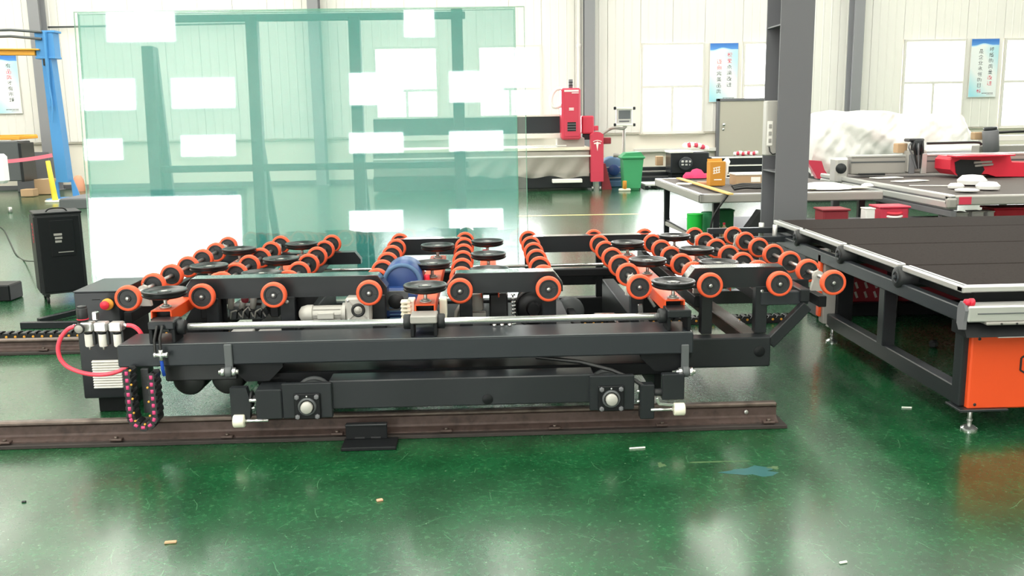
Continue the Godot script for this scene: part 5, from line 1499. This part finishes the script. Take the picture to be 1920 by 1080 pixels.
	for q in [[1210, 1260, 327, 345, "low white topped pallet right of the green bin", "white_paint"], [1262, 1330, 327, 345, "low grey pallet below the stack of black machine parts", "alu_dull"]]:
		var pt := thing("pallet", q[4], "pallet", V((W(q[0], 340, pz).x + W(q[1], 340, pz).x) * 0.5, 0, -pz - 0.4))
		var xa: float = W(q[0], 340, pz).x
		var xc: float = W(q[1], 340, pz).x
		for k in 3:
			part("pallet_runner", lb(MB.new(), xa + (xc - xa) * k / 2.3, xa + (xc - xa) * k / 2.3 + 0.08, 0.0, 0.08, -pz - 0.8, -pz, 0.005), M.charcoal, pt)
		for k in 4:
			part("pallet_board", lb(MB.new(), xa, xc, 0.08, 0.12, -pz - 0.2 - k * 0.2, -pz - k * 0.2 - 0.02, 0.005), M[q[5]], pt)
	var sx := W(1232, 316, 24.0)
	var sb := thing("steel_bundle", "bundle of dark steel bars lying along the wall behind the bin", "steel bars", V(sx.x, 0, -24.6))
	for k in 5:
		part("steel_bar", MB.new().bar(V(sx.x - 0.7, 0.10 + (k % 3) * 0.13, -24.3 - k * 0.09), V(sx.x + 0.9, 0.10 + (k % 3) * 0.13, -24.3 - k * 0.09), 0.11, 0.10, 0.006), M.charcoal if k % 2 else M.charcoal_light, sb)
	var kz := 23.6
	var bmx := thing("machine_block", "black motor block with silver fittings stacked right of the small carton", "motor", V(W(1292, 330, kz).x, 0, -kz - 0.3))
	part("block_body", pb(MB.new(), 1258, 285, 1330, 326, kz, 0.7, 0.03), M.charcoal, bmx)
	part("block_top", pb(MB.new(), 1257, 283, 1300, 287, kz - 0.02, 0.74, 0.01), M.paper, bmx)
	part("block_foot", pb(MB.new(), 1260, 325, 1328, 345, kz + 0.05, 0.5, 0.02), M.charcoal_dark, bmx)
	part("motor_drum", MB.new().cyl(W(1286, 307, kz), W(1286, 307, kz - 0.25), 0.17, 22), M.charcoal_light, bmx)
	for k in 3:
		part("silver_fitting", MB.new().box(W(1280 + k * 7.0, 303, kz - 0.26), V(0.06, 0.05, 0.03), 0.008).box(W(1280 + k * 7.0, 309, kz - 0.26), V(0.06, 0.04, 0.03), 0.008), M.alu, bmx)
	var cz := 23.8
	var ckx := W(1251, 300, cz)
	solo("carton", MB.new().box(V(ckx.x - 0.06, 0.56, -cz - 0.75), V(0.18, 0.24, 0.2), 0.01), M.carton, "small brown carton on the steel bars beside the black motor block", "carton")
	# roll of red and white wrapped stuff
	var rl := thing("wrapped_roll", "roll of crumpled red and white plastic on top of the black motor block", "plastic roll", W(1302, 285, 24.0))
	for k in 7:
		var c := W(1284 + k * 6.5, 273 + k * 0.8 - 3.0 * sin(k * 0.55), 23.95)
		part("fold", MB.new().lathe(c + V(0, -0.05, 0), V(0.3 - 0.1 * (k % 3), 1, 0.2), [P(0, 0), P(0.07, 0.01), P(0.085, 0.06), P(0.05, 0.11), P(0, 0.13)], 10), M.red_paint if k % 2 else M.paper, rl)
	# black drawer shelf below the grey door
	var hz2 := 23.4
	var dr := thing("drawer_shelf", "long black shelf unit with white edges standing before the grey door", "shelf", V(W(1400, 330, hz2).x, 0, -hz2 - 0.3))
	part("shelf_body", pb(MB.new(), 1336, 294, 1442, 346, hz2, 0.6, 0.01), M.charcoal, dr)
	for yy in [294.0, 309.0, 326.0]:
		part("shelf_edge", pb(MB.new(), 1336, yy, 1442, yy + 2.4, hz2 - 0.02, 0.1, 0.004), M.paper, dr)
	var rw := thing("red_rolls", "pile of small red and white rolls on the black shelf unit", "rolls", W(1400, 292, hz2 + 0.3))
	for k in 9:
		var c2 := W(1378 + k * 5.0, 290 - (k % 3), hz2 + 0.25)
		part("roll", MB.new().cyl(c2 + V(-0.03, 0.02, 0), c2 + V(0.03, 0.02, 0.04), 0.05, 10), M.red_paint if k % 2 else M.paper, rw)
	workbench()

func drape_strip(Z: float) -> MB:
	# loose plastic hanging down the bed side in diagonal folds
	var b := MB.new()
	var nx := 60
	var ny := 8
	var pts := []
	for j in ny + 1:
		var row := []
		for i in nx + 1:
			var u := float(i) / nx
			var v := float(j) / ny
			var p := W(lerpf(880, 1104, u), lerpf(285, 332, v), Z - 0.02)
			p.z += 0.05 * sin(u * 34.0 + v * 6.0) * v + 0.06 * v
			p.y += 0.03 * sin(u * 21.0) * v
			row.append(p)
		pts.append(row)
	return b.sheet(pts, V(0, 0, 1))

func workbench() -> void:
	var h := 0.80
	var a := G(1312, 366, h)       # near left corner
	var b := G(1238, 336, h)       # far left corner
	var xl := a.x
	var zf := a.z
	var zb := b.z
	var xr := xl + 2.28
	var t := thing("workbench", "aluminium edged workbench with a grey felt top behind the row wheels", "workbench", V(xl + 1.5, 0, (zf + zb) * 0.5))
	part("bench_top", lb(MB.new(), xl + 0.05, xr, h - 0.03, h - 0.006, zb, zf - 0.05, 0.004), M.table_felt, t)
	for q in [[xl, xl + 0.06, zb, zf], [xl, xr, zf - 0.06, zf], [xl, xr, zb - 0.06, zb]]:
		part("edge_profile", lb(MB.new(), q[0], q[1], h - 0.10, h + 0.004, q[2], q[3], 0.012), M.alu_dull, t)
		part("edge_cap", lb(MB.new(), q[0] + 0.004, q[1] - 0.004, h - 0.004, h + 0.010, q[2] + 0.004, q[3] - 0.004, 0.004), M.alu, t)
	for q in [[xl + 0.25, zf - 0.18], [xl + 0.12, zb + 0.3], [xr - 0.2, zf - 0.18], [xr - 0.2, zb + 0.3]]:
		part("leg", lb(MB.new(), q[0] - 0.04, q[0] + 0.04, 0.0, h - 0.09, q[1] - 0.04, q[1] + 0.04, 0.006), M.steel_grey if q[1] > -11.5 else M.charcoal, t)
	part("low_rail", MB.new().bar(V(xl + 0.12, 0.16, zb + 0.3), V(xl + 0.25, 0.16, zf - 0.2), 0.06, 0.06, 0.005), M.alu_dull, t)
	part("low_shelf", lb(MB.new(), xl + 0.10, xr - 0.1, 0.20, 0.224, zb + 0.2, zf - 0.15, 0.004), M.charcoal_dark, t)
	var top := h + 0.004
	# things on the bench
	var pc := G(1306, 334, top)
	var cl := MB.new()
	cl.lathe(pc + V(0, 0.008, 0), Vector3.UP, [P(0, 0), P(0.17, 0), P(0.15, 0.05), P(0.11, 0.07), P(0.07, 0.12), P(0, 0.14)], 9)
	cl.lathe(pc + V(-0.13, 0.008, 0.05), V(0, 1, 0), [P(0, 0), P(0.10, 0), P(0.09, 0.04), P(0.05, 0.085), P(0, 0.09)], 8)
	cl.lathe(pc + V(0.15, 0.008, 0.0), V(0, 1, 0), [P(0, 0), P(0.10, 0), P(0.08, 0.03), P(0.04, 0.06), P(0, 0.065)], 7)
	solo("pink_cloth", cl, M.pink_cloth, "crumpled hot pink cloth lying on the workbench left of the amber box", "cloth")
	var g0 := G(1342, 348, top)
	var gl := thing("amber_carton", "upright amber carton with white print and a torn white bag on the workbench", "carton", g0)
	gl.rotation.y = 0.12
	part("carton_body", MB.new().box(V(0, 0.165, 0), V(0.22, 0.33, 0.14), 0.006), M.carton_yellow, gl, true)
	part("flap", MB.new().box(V(0, 0.34, -0.06), V(0.21, 0.05, 0.006), 0.002, Basis(Vector3.RIGHT, -0.4)), M.carton_yellow, gl, true)
	var pr := MB.new()
	for k in 3:
		pr.box(V(-0.02, 0.25 - k * 0.036, 0.0712), V(0.10, 0.012, 0.002), 0.0, Basis(V(0, 0, 1), 0.18))
	for k in 3:
		pr.box(V(-0.055 + k * 0.035, 0.215 + k * 0.006, 0.0712), V(0.012, 0.07, 0.002), 0.0)
	part("white_print", pr, M.paper, gl, true)
	part("white_print", MB.new().box(V(0.0, 0.085, 0.0712), V(0.11, 0.014, 0.002), 0.0), M.paper, gl, true)
	part("plastic_bag", MB.new().lathe(V(0.125, 0.10, -0.02), V(0.15, 1, 0), [P(0, 0), P(0.03, 0.01), P(0.045, 0.08), P(0.035, 0.16), P(0.05, 0.23), P(0.02, 0.27), P(0, 0.28)], 10), M.sheet_white, gl, true)
	var c0 := G(1407, 347, top)
	var cb := thing("flat_carton", "flat brown carton with a white lid lying between amber box and column", "carton", c0)
	part("carton_body", MB.new().box(V(0, 0.07, -0.1), V(0.44, 0.14, 0.34), 0.006), M.carton, cb, true)
	part("white_lid", MB.new().box(V(0.0, 0.15, -0.1), V(0.46, 0.024, 0.36), 0.006), M.paper, cb, true)
	part("label", MB.new().box(V(0.05, 0.08, 0.072), V(0.13, 0.07, 0.002), 0.0), M.paper, cb, true)
	var e0 := G(1410, 357, top)
	var eb := MB.new()
	for k in 3:
		eb.tube(smooth([e0 + V(-0.24, 0.02 + k * 0.014, 0.02 - k * 0.05), e0 + V(-0.1, 0.035 + k * 0.018, -k * 0.05), e0 + V(0.08, 0.03 + k * 0.018, -k * 0.05), e0 + V(0.28, 0.035 + k * 0.016, -k * 0.05)]), 0.018, 8)
	solo("cable_bundle", eb, M.black_rubber, "bundle of thick black cables on the workbench's front beside the column", "cables")
	var y0 := G(1272, 334, top + 0.022)
	var y1 := G(1370, 364, top + 0.022)
	solo("wooden_batten", MB.new().bar(y0, y1, 0.07, 0.02, 0.004), M.batten, "long yellow wooden batten laid slantwise across the workbench", "batten")
	var t0 := G(1283, 347, top)
	solo("paper_pad", MB.new().box(t0 + V(-0.01, 0.020, 0.02), V(0.20, 0.020, 0.11), 0.006, Basis(Vector3.UP, -0.5)), M.paper, "white paper pad on the workbench left of the yellow batten", "paper")
	var t1 := G(1320, 346, top)
	solo("orange_card", MB.new().box(t1 + V(0.02, 0.02, 0), V(0.24, 0.04, 0.12), 0.006, Basis(Vector3.UP, -0.3)), M.carton_pink, "pale orange packet lying before the pink cloth on the workbench", "packet")
	# green containers on the low shelf, cable and black bag
	var s1 := V(G(1305, 405, 0.225).x, 0.225, -11.0)
	var n0 := 0
	for q in [[1303.0, "green_bright", "bright green plastic canister, leftmost under the workbench"], [1330.0, "green_bin", "mid green plastic bucket under the workbench, between two others"], [1357.0, "green_dark", "dark green crate under the workbench with bottles before it"]]:
		var zz := zf - 0.38 - 0.16 * n0
		var cx := W(q[0], 390, -zz).x
		var gc := thing("green_container", q[2], "container", V(cx, 0.226, zz))
		if n0 < 2:
			part("container_body", MB.new().lathe(Vector3.ZERO, Vector3.UP, [P(0, 0), P(0.085, 0), P(0.095, 0.02), P(0.10, 0.30), P(0, 0.31)], 22), M[q[1]], gc, true)
			part("rim", MB.new().ring(V(0, 0.30, 0), Vector3.UP, 0.10, 0.006, 0.008, 22, 6), M[q[1]], gc, true)
		else:
			part("container_body", MB.new().box(V(0, 0.16, 0), V(0.22, 0.32, 0.2), 0.012), M[q[1]], gc, true)
			part("rim", MB.new().box(V(0, 0.315, 0), V(0.24, 0.02, 0.22), 0.006), M[q[1]], gc, true)
		n0 += 1
	for k in 3:
		var bp := V(W(1338 + k * 11.0, 395, -zf + 0.22).x, 0.226, zf - 0.26)
		var bo := thing("small_bottle", ["small dark bottle with pale label before the mid green bucket", "small pale bottle between bucket and dark green crate", "small brown bottle with red cap before the dark green crate"][k], "bottle", bp, "bottles on the workbench's low shelf")
		part("bottle_body", MB.new().lathe(Vector3.ZERO, Vector3.UP, [P(0, 0), P(0.035, 0), P(0.037, 0.01), P(0.037, 0.13), P(0.014, 0.16), P(0.014, 0.18), P(0, 0.18)], 16), [M.charcoal_light, M.alu_dull, M.carton][k], bo, true)
		part("bottle_cap", MB.new().cyl(V(0, 0.175, 0), V(0, 0.20, 0), 0.017, 12), [M.black_plastic, M.paper, M.red_plastic][k], bo, true)
	var cab := []
	for q in [[1367, 362], [1360, 372], [1347, 390], [1336, 410], [1331, 440]]:
		cab.append(W(q[0], q[1], -zf - 0.03))
	solo("hanging_cable", MB.new().tube(smooth(cab), 0.014, 8), M.black_rubber, "black cable hanging from the batten's end down the workbench front", "cable")
	var bag0 := V(W(1412, 420, 11.2).x, 0.0, -11.21)
	var bag := MB.new().prism([P(-0.40, 0.0), P(0.25, 0.0), P(0.25, 0.60), P(0.06, 0.62), P(-0.02, 0.50), P(-0.08, 0.42), P(-0.16, 0.28), P(-0.30, 0.12)], Transform3D(Basis(), bag0), 0.18)
	solo("black_cover", bag, M.black_plastic, "black cloth cover hanging under the workbench beside the grey column", "cover")

# ------------------------------------------------------------------ behind the right: cutting tables, wrapped machine
func right_background() -> void:
	var h := 0.84
	# long bench edge continuing right of the column
	# second table with gantry
	var a := G(1782, 368, h)
	var b := G(1592, 330, h)
	var xl := a.x
	var zf := a.z
	var zb := minf(b.z, zf - 4.0)
	var t := thing("cutting_table", "long aluminium cutting table with a gantry behind the conveyor table", "cutting table", V(xl + 2.0, 0, (zf + zb) * 0.5))
	part("table_top", lb(MB.new(), xl + 0.1, xl + 6.0, h - 0.05, h - 0.005, zb, zf - 0.1, 0.004), M.table_felt, t)
	for k in 2:
		part("side_profile", lb(MB.new(), xl + k * 0.0, xl + 0.07, h - 0.045 - k * 0.10, h + 0.012 - k * 0.075, zb, zf, 0.012), M.alu, t)
	part("side_web", lb(MB.new(), xl + 0.02, xl + 0.10, h - 0.16, h - 0.04, zb, zf - 0.02, 0.004), M.steel_grey, t)
	part("front_profile", lb(MB.new(), xl, xl + 1.15, h - 0.105, h + 0.0, zf - 0.12, zf, 0.012), M.alu_dull, t)
	part("front_profile", lb(MB.new(), xl + 1.2, xl + 6.0, h - 0.11, h - 0.02, zf - 0.3, zf - 0.2, 0.012), M.red_brown, t)
	part("front_profile_cap", lb(MB.new(), xl + 1.2, xl + 6.0, h - 0.025, h + 0.0, zf - 0.3, zf - 0.18, 0.006), M.alu_dull, t)
	part("end_block", lb(MB.new(), xl + 0.98, xl + 1.17, h - 0.10, h + 0.01, zf - 0.24, zf + 0.01, 0.03), M.charcoal, t)
	part("corner_cap", lb(MB.new(), xl - 0.03, xl + 0.08, h - 0.14, h - 0.02, zf - 0.05, zf + 0.02, 0.02), M.alu_dull, t)
	part("red_badge", lb(MB.new(), xl + 0.10, xl + 0.24, h - 0.095, h - 0.01, zf, zf + 0.004, 0.001), M.red_paint, t)
	part("under_rail", MB.new().bar(V(xl + 0.05, h - 0.20, zb), V(xl + 0.05, h - 0.20, zf), 0.07, 0.07, 0.006), M.steel_grey, t)
	for q in [[xl + 0.1, zf - 0.3], [xl + 0.1, zf - 2.0], [xl + 0.1, zb + 0.4], [xl + 3.0, zf - 0.5], [xl + 5.5, zf - 0.5], [xl + 5.5, zb + 0.3]]:
		part("leg", lb(MB.new(), q[0] - 0.05, q[0] + 0.05, 0.0, h - 0.16, q[1] - 0.05, q[1] + 0.05, 0.006), M.steel_grey, t)
	# gantry
	var zg := -W(1600, 305, 1.0).z
	zg = lerpf(-zf, -zb, 0.80)
	var gt := part("gantry_beam", pb(MB.new(), 1596, 292, 1960, 324, zg, 0.16, 0.012), M.alu_dull, t)
	part("beam_groove", pb(MB.new(), 1596, 300, 1960, 303, zg - 0.004, 0.01, 0.0), M.steel_grey_dark, gt)
	part("beam_cap", pb(MB.new(), 1596, 288.5, 1960, 292.5, zg - 0.01, 0.2, 0.006), M.alu, gt)
	var ge := part("gantry_end", pb(MB.new(), 1567, 296, 1592, 344, zg - 0.05, 0.25, 0.03), M.alu, t)
	part("end_drum", MB.new().cyl(W(1577, 316, zg - 0.05), W(1577, 316, zg - 0.12), 0.075, 20), M.charcoal, ge)
	part("dark_pad", pb(MB.new(), 1612, 325, 1660, 329, zg - 0.05, 0.3, 0.004), M.charcoal, t)
	# cutting head
	var hd := part("cutting_head", pb(MB.new(), 1703, 282, 1738, 324, zg - 0.10, 0.2, 0.02), M.alu_dull, t)
	part("head_motor", MB.new().cyl(W(1720, 290, zg - 0.05), W(1720, 262, zg - 0.05), 0.09, 18), M.charcoal, hd)
	part("head_plate", pb(MB.new(), 1706, 290, 1716, 326, zg - 0.14, 0.05, 0.006), M.steel_grey, hd)
	part("head_plate", pb(MB.new(), 1728, 288, 1738, 326, zg - 0.14, 0.05, 0.006), M.alu, hd)
	part("head_cap", pb(MB.new(), 1706, 260, 1734, 266, zg - 0.1, 0.2, 0.02), M.black_plastic, hd)
	part("head_box", pb(MB.new(), 1683, 269, 1702, 287, zg + 0.05, 0.15, 0.01), M.carton, hd)
	for k in 4:
		part("head_hose", MB.new().tube(smooth([W(1708 + k * 7.0, 268, zg - 0.12), W(1704 + k * 9.0, 276 + k, zg - 0.17), W(1710 + k * 6.0, 290, zg - 0.15), W(1718 + k * 2.0, 316, zg - 0.14)]), 0.012, 6), M.black_rubber if k % 2 else M.steel_grey, hd)
	part("drag_strip", MB.new().tube(smooth([W(1738, 269, zg), W(1780, 268, zg), W(1832, 267, zg), W(1840, 272, zg)]), 0.018, 8), M.black_rubber, t)
	# papers, trimmings and caps on the table top
	var n := 0
	for q in [[1662, 334, 0.42, 0.20, 0.25], [1706, 340, 0.50, 0.20, 0.4], [1745, 349, 0.5, 0.03, -0.32]]:
		var p := G(q[0], q[1], h + 0.002)
		solo("paper_strip", MB.new().box(p + V(0, 0.006, 0), V(q[2], 0.010, q[3]), 0.003, Basis(Vector3.UP, q[4])), M.paper, ["white paper strip on the cutting table nearest the gantry end", "jagged white paper strip in the middle of the cutting table", "thin white offcut lying before the other paper strips"][n], "paper")
		n += 1
	n = 0
	for q in [[1792, 352, 0.09, 0.06], [1822, 345, 0.17, 0.12], [1852, 354, 0.13, 0.09], [1813, 358, 0.13, 0.03]]:
		var p2 := G(q[0], q[1], h + 0.014)
		var w := thing("white_wrapper", ["small white wrapper left of the white wrapper heap", "tallest crumpled white wrapper of the heap on the cutting table", "white wrapper at the right end of the heap", "flat white wrapper in front of the heap"][n], "wrapper", p2)
		part("crumple", MB.new().lathe(Vector3.ZERO, V(0.0, 1, 0.0), [P(0, 0), P(q[2], 0), P(q[2] * 1.05, q[3] * 0.4), P(q[2] * 0.7, q[3] * 0.9), P(0, q[3])], 9), M.sheet_white, w, true)
		n += 1
	# red moulded cover lying on the table
	var rz := -G(1850, 333, h).z
	var rc := thing("red_cover", "glossy red machine cover with a black front lying on the cutting table", "cover", G(1850, 333, h))
	var y0 := W(1800, 330, rz).y
	part("cover_shell", MB.new().prism([W2(1780, 318, rz), W2(1781, 300, rz), W2(1788, 293, rz), W2(1892, 290, rz), W2(1895, 304, rz), W2(1990, 306, rz), W2(1990, 331, rz), W2(1865, 331, rz), W2(1850, 326, rz), W2(1790, 328, rz)], Transform3D(Basis(), V(0, 0, -rz - 0.2)), 0.45), M.red_plastic, rc)
	part("black_front", MB.new().prism([W2(1790, 324, rz), W2(1788, 304, rz), W2(1798, 299, rz), W2(1835, 300, rz), W2(1843, 318, rz), W2(1835, 329, rz), W2(1796, 330, rz)], Transform3D(Basis(), V(0, 0, -rz + 0.03)), 0.03), M.charcoal, rc)
	part("silver_trim", MB.new().bar(W(1826, 305, rz - 0.06), W(1860, 303, rz - 0.06), 0.02, 0.03, 0.004).bar(W(1828, 311, rz - 0.06), W(1862, 308, rz - 0.06), 0.02, 0.03, 0.004), M.alu_dull, rc)
	part("red_flange", MB.new().bar(W(1785, 293, rz - 0.1), W(1893, 290, rz - 0.1), 0.3, 0.02, 0.004), M.red_plastic, rc)
	# rear table and its head, farther back
	var z3 := zg + 2.6
	var rt := thing("rear_cutting_table", "second cutting table with a silver head farther back at the right edge", "cutting table", V(W(1890, 330, z3).x, 0, -z3))
	part("rear_beam", pb(MB.new(), 1835, 272, 1990, 288, z3, 0.25, 0.012), M.alu_dull, rt)
	part("beam_cap", pb(MB.new(), 1835, 253, 1990, 264, z3 + 0.2, 0.2, 0.01), M.paper, rt)
	part("drag_strip", MB.new().tube([W(1862, 249, z3 - 0.05), W(1900, 247, z3 - 0.05), W(1990, 244, z3 - 0.05)], 0.022, 8), M.black_rubber, rt)
	part("head_motor", MB.new().cyl(W(1858, 285, z3 - 0.15), W(1857, 244, z3 - 0.15), 0.13, 18), M.steel_grey, rt)
	part("head_cap", MB.new().cyl(W(1857, 246, z3 - 0.15), W(1857, 238, z3 - 0.15), 0.11, 16), M.charcoal, rt)
	part("head_box", pb(MB.new(), 1828, 248, 1846, 262, z3, 0.15, 0.01), M.carton, rt)
	part("table_body", pb(MB.new(), 1780, 287, 1990, 310, z3 + 0.1, 1.2, 0.02), M.steel_grey, rt)
	var rx := W(1880, 300, z3).x
	for k in 2:
		part("leg", lb(MB.new(), rx + k * 1.0 - 0.5, rx + k * 1.0 - 0.4, 0.0, W(1890, 308, z3).y, -z3 - 0.9, -z3 - 0.8, 0.006), M.steel_grey, rt)
	wrapped_machine(zg + 4.6)
	# under the tables: red tubs, boxes, wrapped rolls
	under_tables(-zf, t)
	# papers on the bench right of the column
	n = 0
	for q in [[1545, 352, 0.75, 0.05], [1626, 349, 0.16, 0.03]]:
		var p3 := G(q[0], q[1], 0.806)
		var pw := thing("wrapping_paper", ["crumpled white sheet over yellow card on the bench right of the column", "crumpled white sheet at the bench's right end"][n], "paper", p3)
		part("sheet", MB.new().lathe(V(0, 0.002, 0), V(0.0, 1, 0), [P(0, 0), P(q[2] * 0.5, 0), P(q[2] * 0.45, q[3] * 0.6), P(q[2] * 0.2, q[3] * 1.3), P(0, q[3])], 11), M.sheet_white, pw, true)
		if n == 0:
			part("yellow_card", MB.new().box(V(0.1, 0.008, 0.10), V(0.75, 0.012, 0.34), 0.003, Basis(Vector3.UP, 0.06)), M.cream_plastic, pw, true)
		n += 1

func W2(px: float, py: float, z: float) -> Vector2:
	var p := W(px, py, z)
	return P(p.x, p.y)

func wrapped_machine(z: float) -> void:
	var m := thing("wrapped_machine", "large machine wrapped in crumpled clear white plastic film by the far windows", "machine", V(W(1660, 320, z).x, 0, -z - 0.6))
	# outline of the wrap as the film's top edge, left to right
	var prof := [[1508, 318], [1510, 250], [1514, 222], [1528, 210], [1552, 206], [1580, 209], [1612, 206], [1650, 207], [1690, 213], [1735, 214], [1782, 209], [1795, 222], [1806, 243], [1826, 262], [1842, 280]]
	var f := FastNoiseLite.new()
	f.seed = 5
	f.frequency = 1.0
	f.fractal_octaves = 3
	var b := MB.new()
	var nx := 130
	var nv := 40
	var rows := []
	for i in nx + 1:
		var u := float(i) / nx
		var k := u * (prof.size() - 1)
		var k0 := mini(int(k), prof.size() - 2)
		var px := lerpf(prof[k0][0], prof[k0 + 1][0], k - k0)
		var py := lerpf(prof[k0][1], prof[k0 + 1][1], k - k0)
		var t := W(px, py, z + 0.5)
		var row := []
		for j in nv + 1:
			var v := float(j) / nv
			var p: Vector3
			if v < 0.6:   # the front, from below upwards
				var q := v / 0.6
				p = V(t.x, lerpf(0.55, t.y, q), -z - 0.30 * pow(q, 3.0))
			else:         # over the top and down behind
				var q2 := (v - 0.6) / 0.4
				p = V(t.x, lerpf(t.y, 0.55, pow(q2, 2.2)), -z - 0.30 - 1.2 * minf(1.0, q2 * 1.6))
			var nn := f.get_noise_3d(p.x * 1.1 + p.y * 0.8, p.y * 0.9, p.z * 0.6)
			var n2 := f.get_noise_3d(p.x * 2.6 - p.y * 2.2, p.y * 1.6 + 9.0, p.z * 0.8)
			p.z += nn * 0.18 + absf(n2) * 0.06
			p.y += nn * 0.02
			row.append(p)
		rows.append(row)
	b.sheet(rows, V(0, 0.2, 1))
	part("plastic_film", b, M.clear_film, m)
	# the machine inside
	part("red_hood", pb(MB.new(), 1640, 228, 1762, 268, z + 0.38, 0.5, 0.05), M.red_paint, m)
	part("grey_body", pb(MB.new(), 1530, 238, 1630, 330, z + 0.50, 0.7, 0.05), M.alu, m)
	part("machine_bed", pb(MB.new(), 1600, 268, 1790, 330, z + 0.45, 0.8, 0.04), M.alu_dull, m)
	part("machine_foot", lb(MB.new(), W(1530, 300, z).x, W(1800, 300, z).x, 0.0, 0.62, -z - 1.2, -z - 0.45, 0.03), M.steel_grey, m)
	part("red_skirt", MB.new().prism([W2(1512, 300, z - 0.2), W2(1540, 302, z - 0.2), W2(1545, 318, z - 0.2), W2(1556, 334, z - 0.2), W2(1532, 335, z - 0.2), W2(1522, 316, z - 0.2)], Transform3D(Basis(), V(0, 0, -z + 0.15)), 0.14), M.red_paint, m)
	part("padded_roll", MB.new().cyl(W(1742, 284, z - 0.2), W(1832, 281, z - 0.2), 0.10, 18), M.sheet_white, m)

func under_tables(z: float, table: Node3D) -> void:
	var n := 0
	for q in [[1560, 385, 0.30, 0.15, "red_dark", "dark red tub under the bench right of the column"], [1668, 388, 0.34, 0.17, "red_paint", "red tub of wound hoses under the cutting table"], [1900, 392, 0.62, 0.13, "red_plastic", "bright red case under the cutting table at the right edge"]]:
		var zz: float = z + 0.7
		var p := W(q[0], q[1], zz)
		var hh: float = q[3]
		var tb := thing("red_tub", q[5], "tub", V(p.x, 0.502, -zz))
		part("tub_body", MB.new().box(V(0, hh * 0.5, 0), V(q[2], hh, 0.3), 0.02), M[q[4]], tb, true)
		part("rim", MB.new().box(V(0, hh, 0), V(q[2] + 0.03, 0.024, 0.33), 0.008), M[q[4]], tb, true)
		if n == 1:
			for k in 3:
				part("wound_hose", MB.new().ring(V(0.0, 0.045 + k * 0.04, 0.06), V(0, 1, 0.25), 0.12, 0.016, 0.016, 24, 8), M.sheet_white if k % 2 else M.red_plastic, tb, true)
		n += 1
	n = 0
	for q in [[1792, 398, 0.22, 0.09, "white folded carton under the front corner of the cutting table"], [1828, 396, 0.14, 0.10, "white foam block right of the white folded carton"], [1852, 396, 0.08, 0.10, "white foam block left of the bright red case"], [1628, 384, 0.11, 0.16, "pale canister between the dark red tub and the tub of hoses"]]:
		var p2 := W(q[0], q[1], z + 0.6)
		var h2: float = q[3]
		var bx := thing("white_box", q[4], "box", V(p2.x, 0.502, -z - 0.6))
		part("box_body", MB.new().box(V(0, h2 * 0.5, 0), V(q[2], h2, 0.16), 0.012), M.sheet_white, bx, true)
		part("box_lid", MB.new().box(V(0, h2, 0), V(q[2] + 0.01, 0.014, 0.17), 0.005), M.paper, bx, true)
		n += 1
	# the table's low shelf carries those
	var x0 := W(1520, 400, z + 0.7).x
	var x1 := W(1990, 400, z + 0.7).x
	var ys := 0.50
	part("low_shelf", lb(MB.new(), x0, x1, ys - 0.03, ys, -z - 1.1, -z - 0.35, 0.004), M.steel_grey, table)
	for k in 5:
		part("shelf_leg", lb(MB.new(), lerpf(x0, x1 - 0.06, k / 4.0), lerpf(x0, x1 - 0.06, k / 4.0) + 0.06, 0.0, ys - 0.03, -z - 0.9, -z - 0.82, 0.004), M.steel_grey_dark, table)
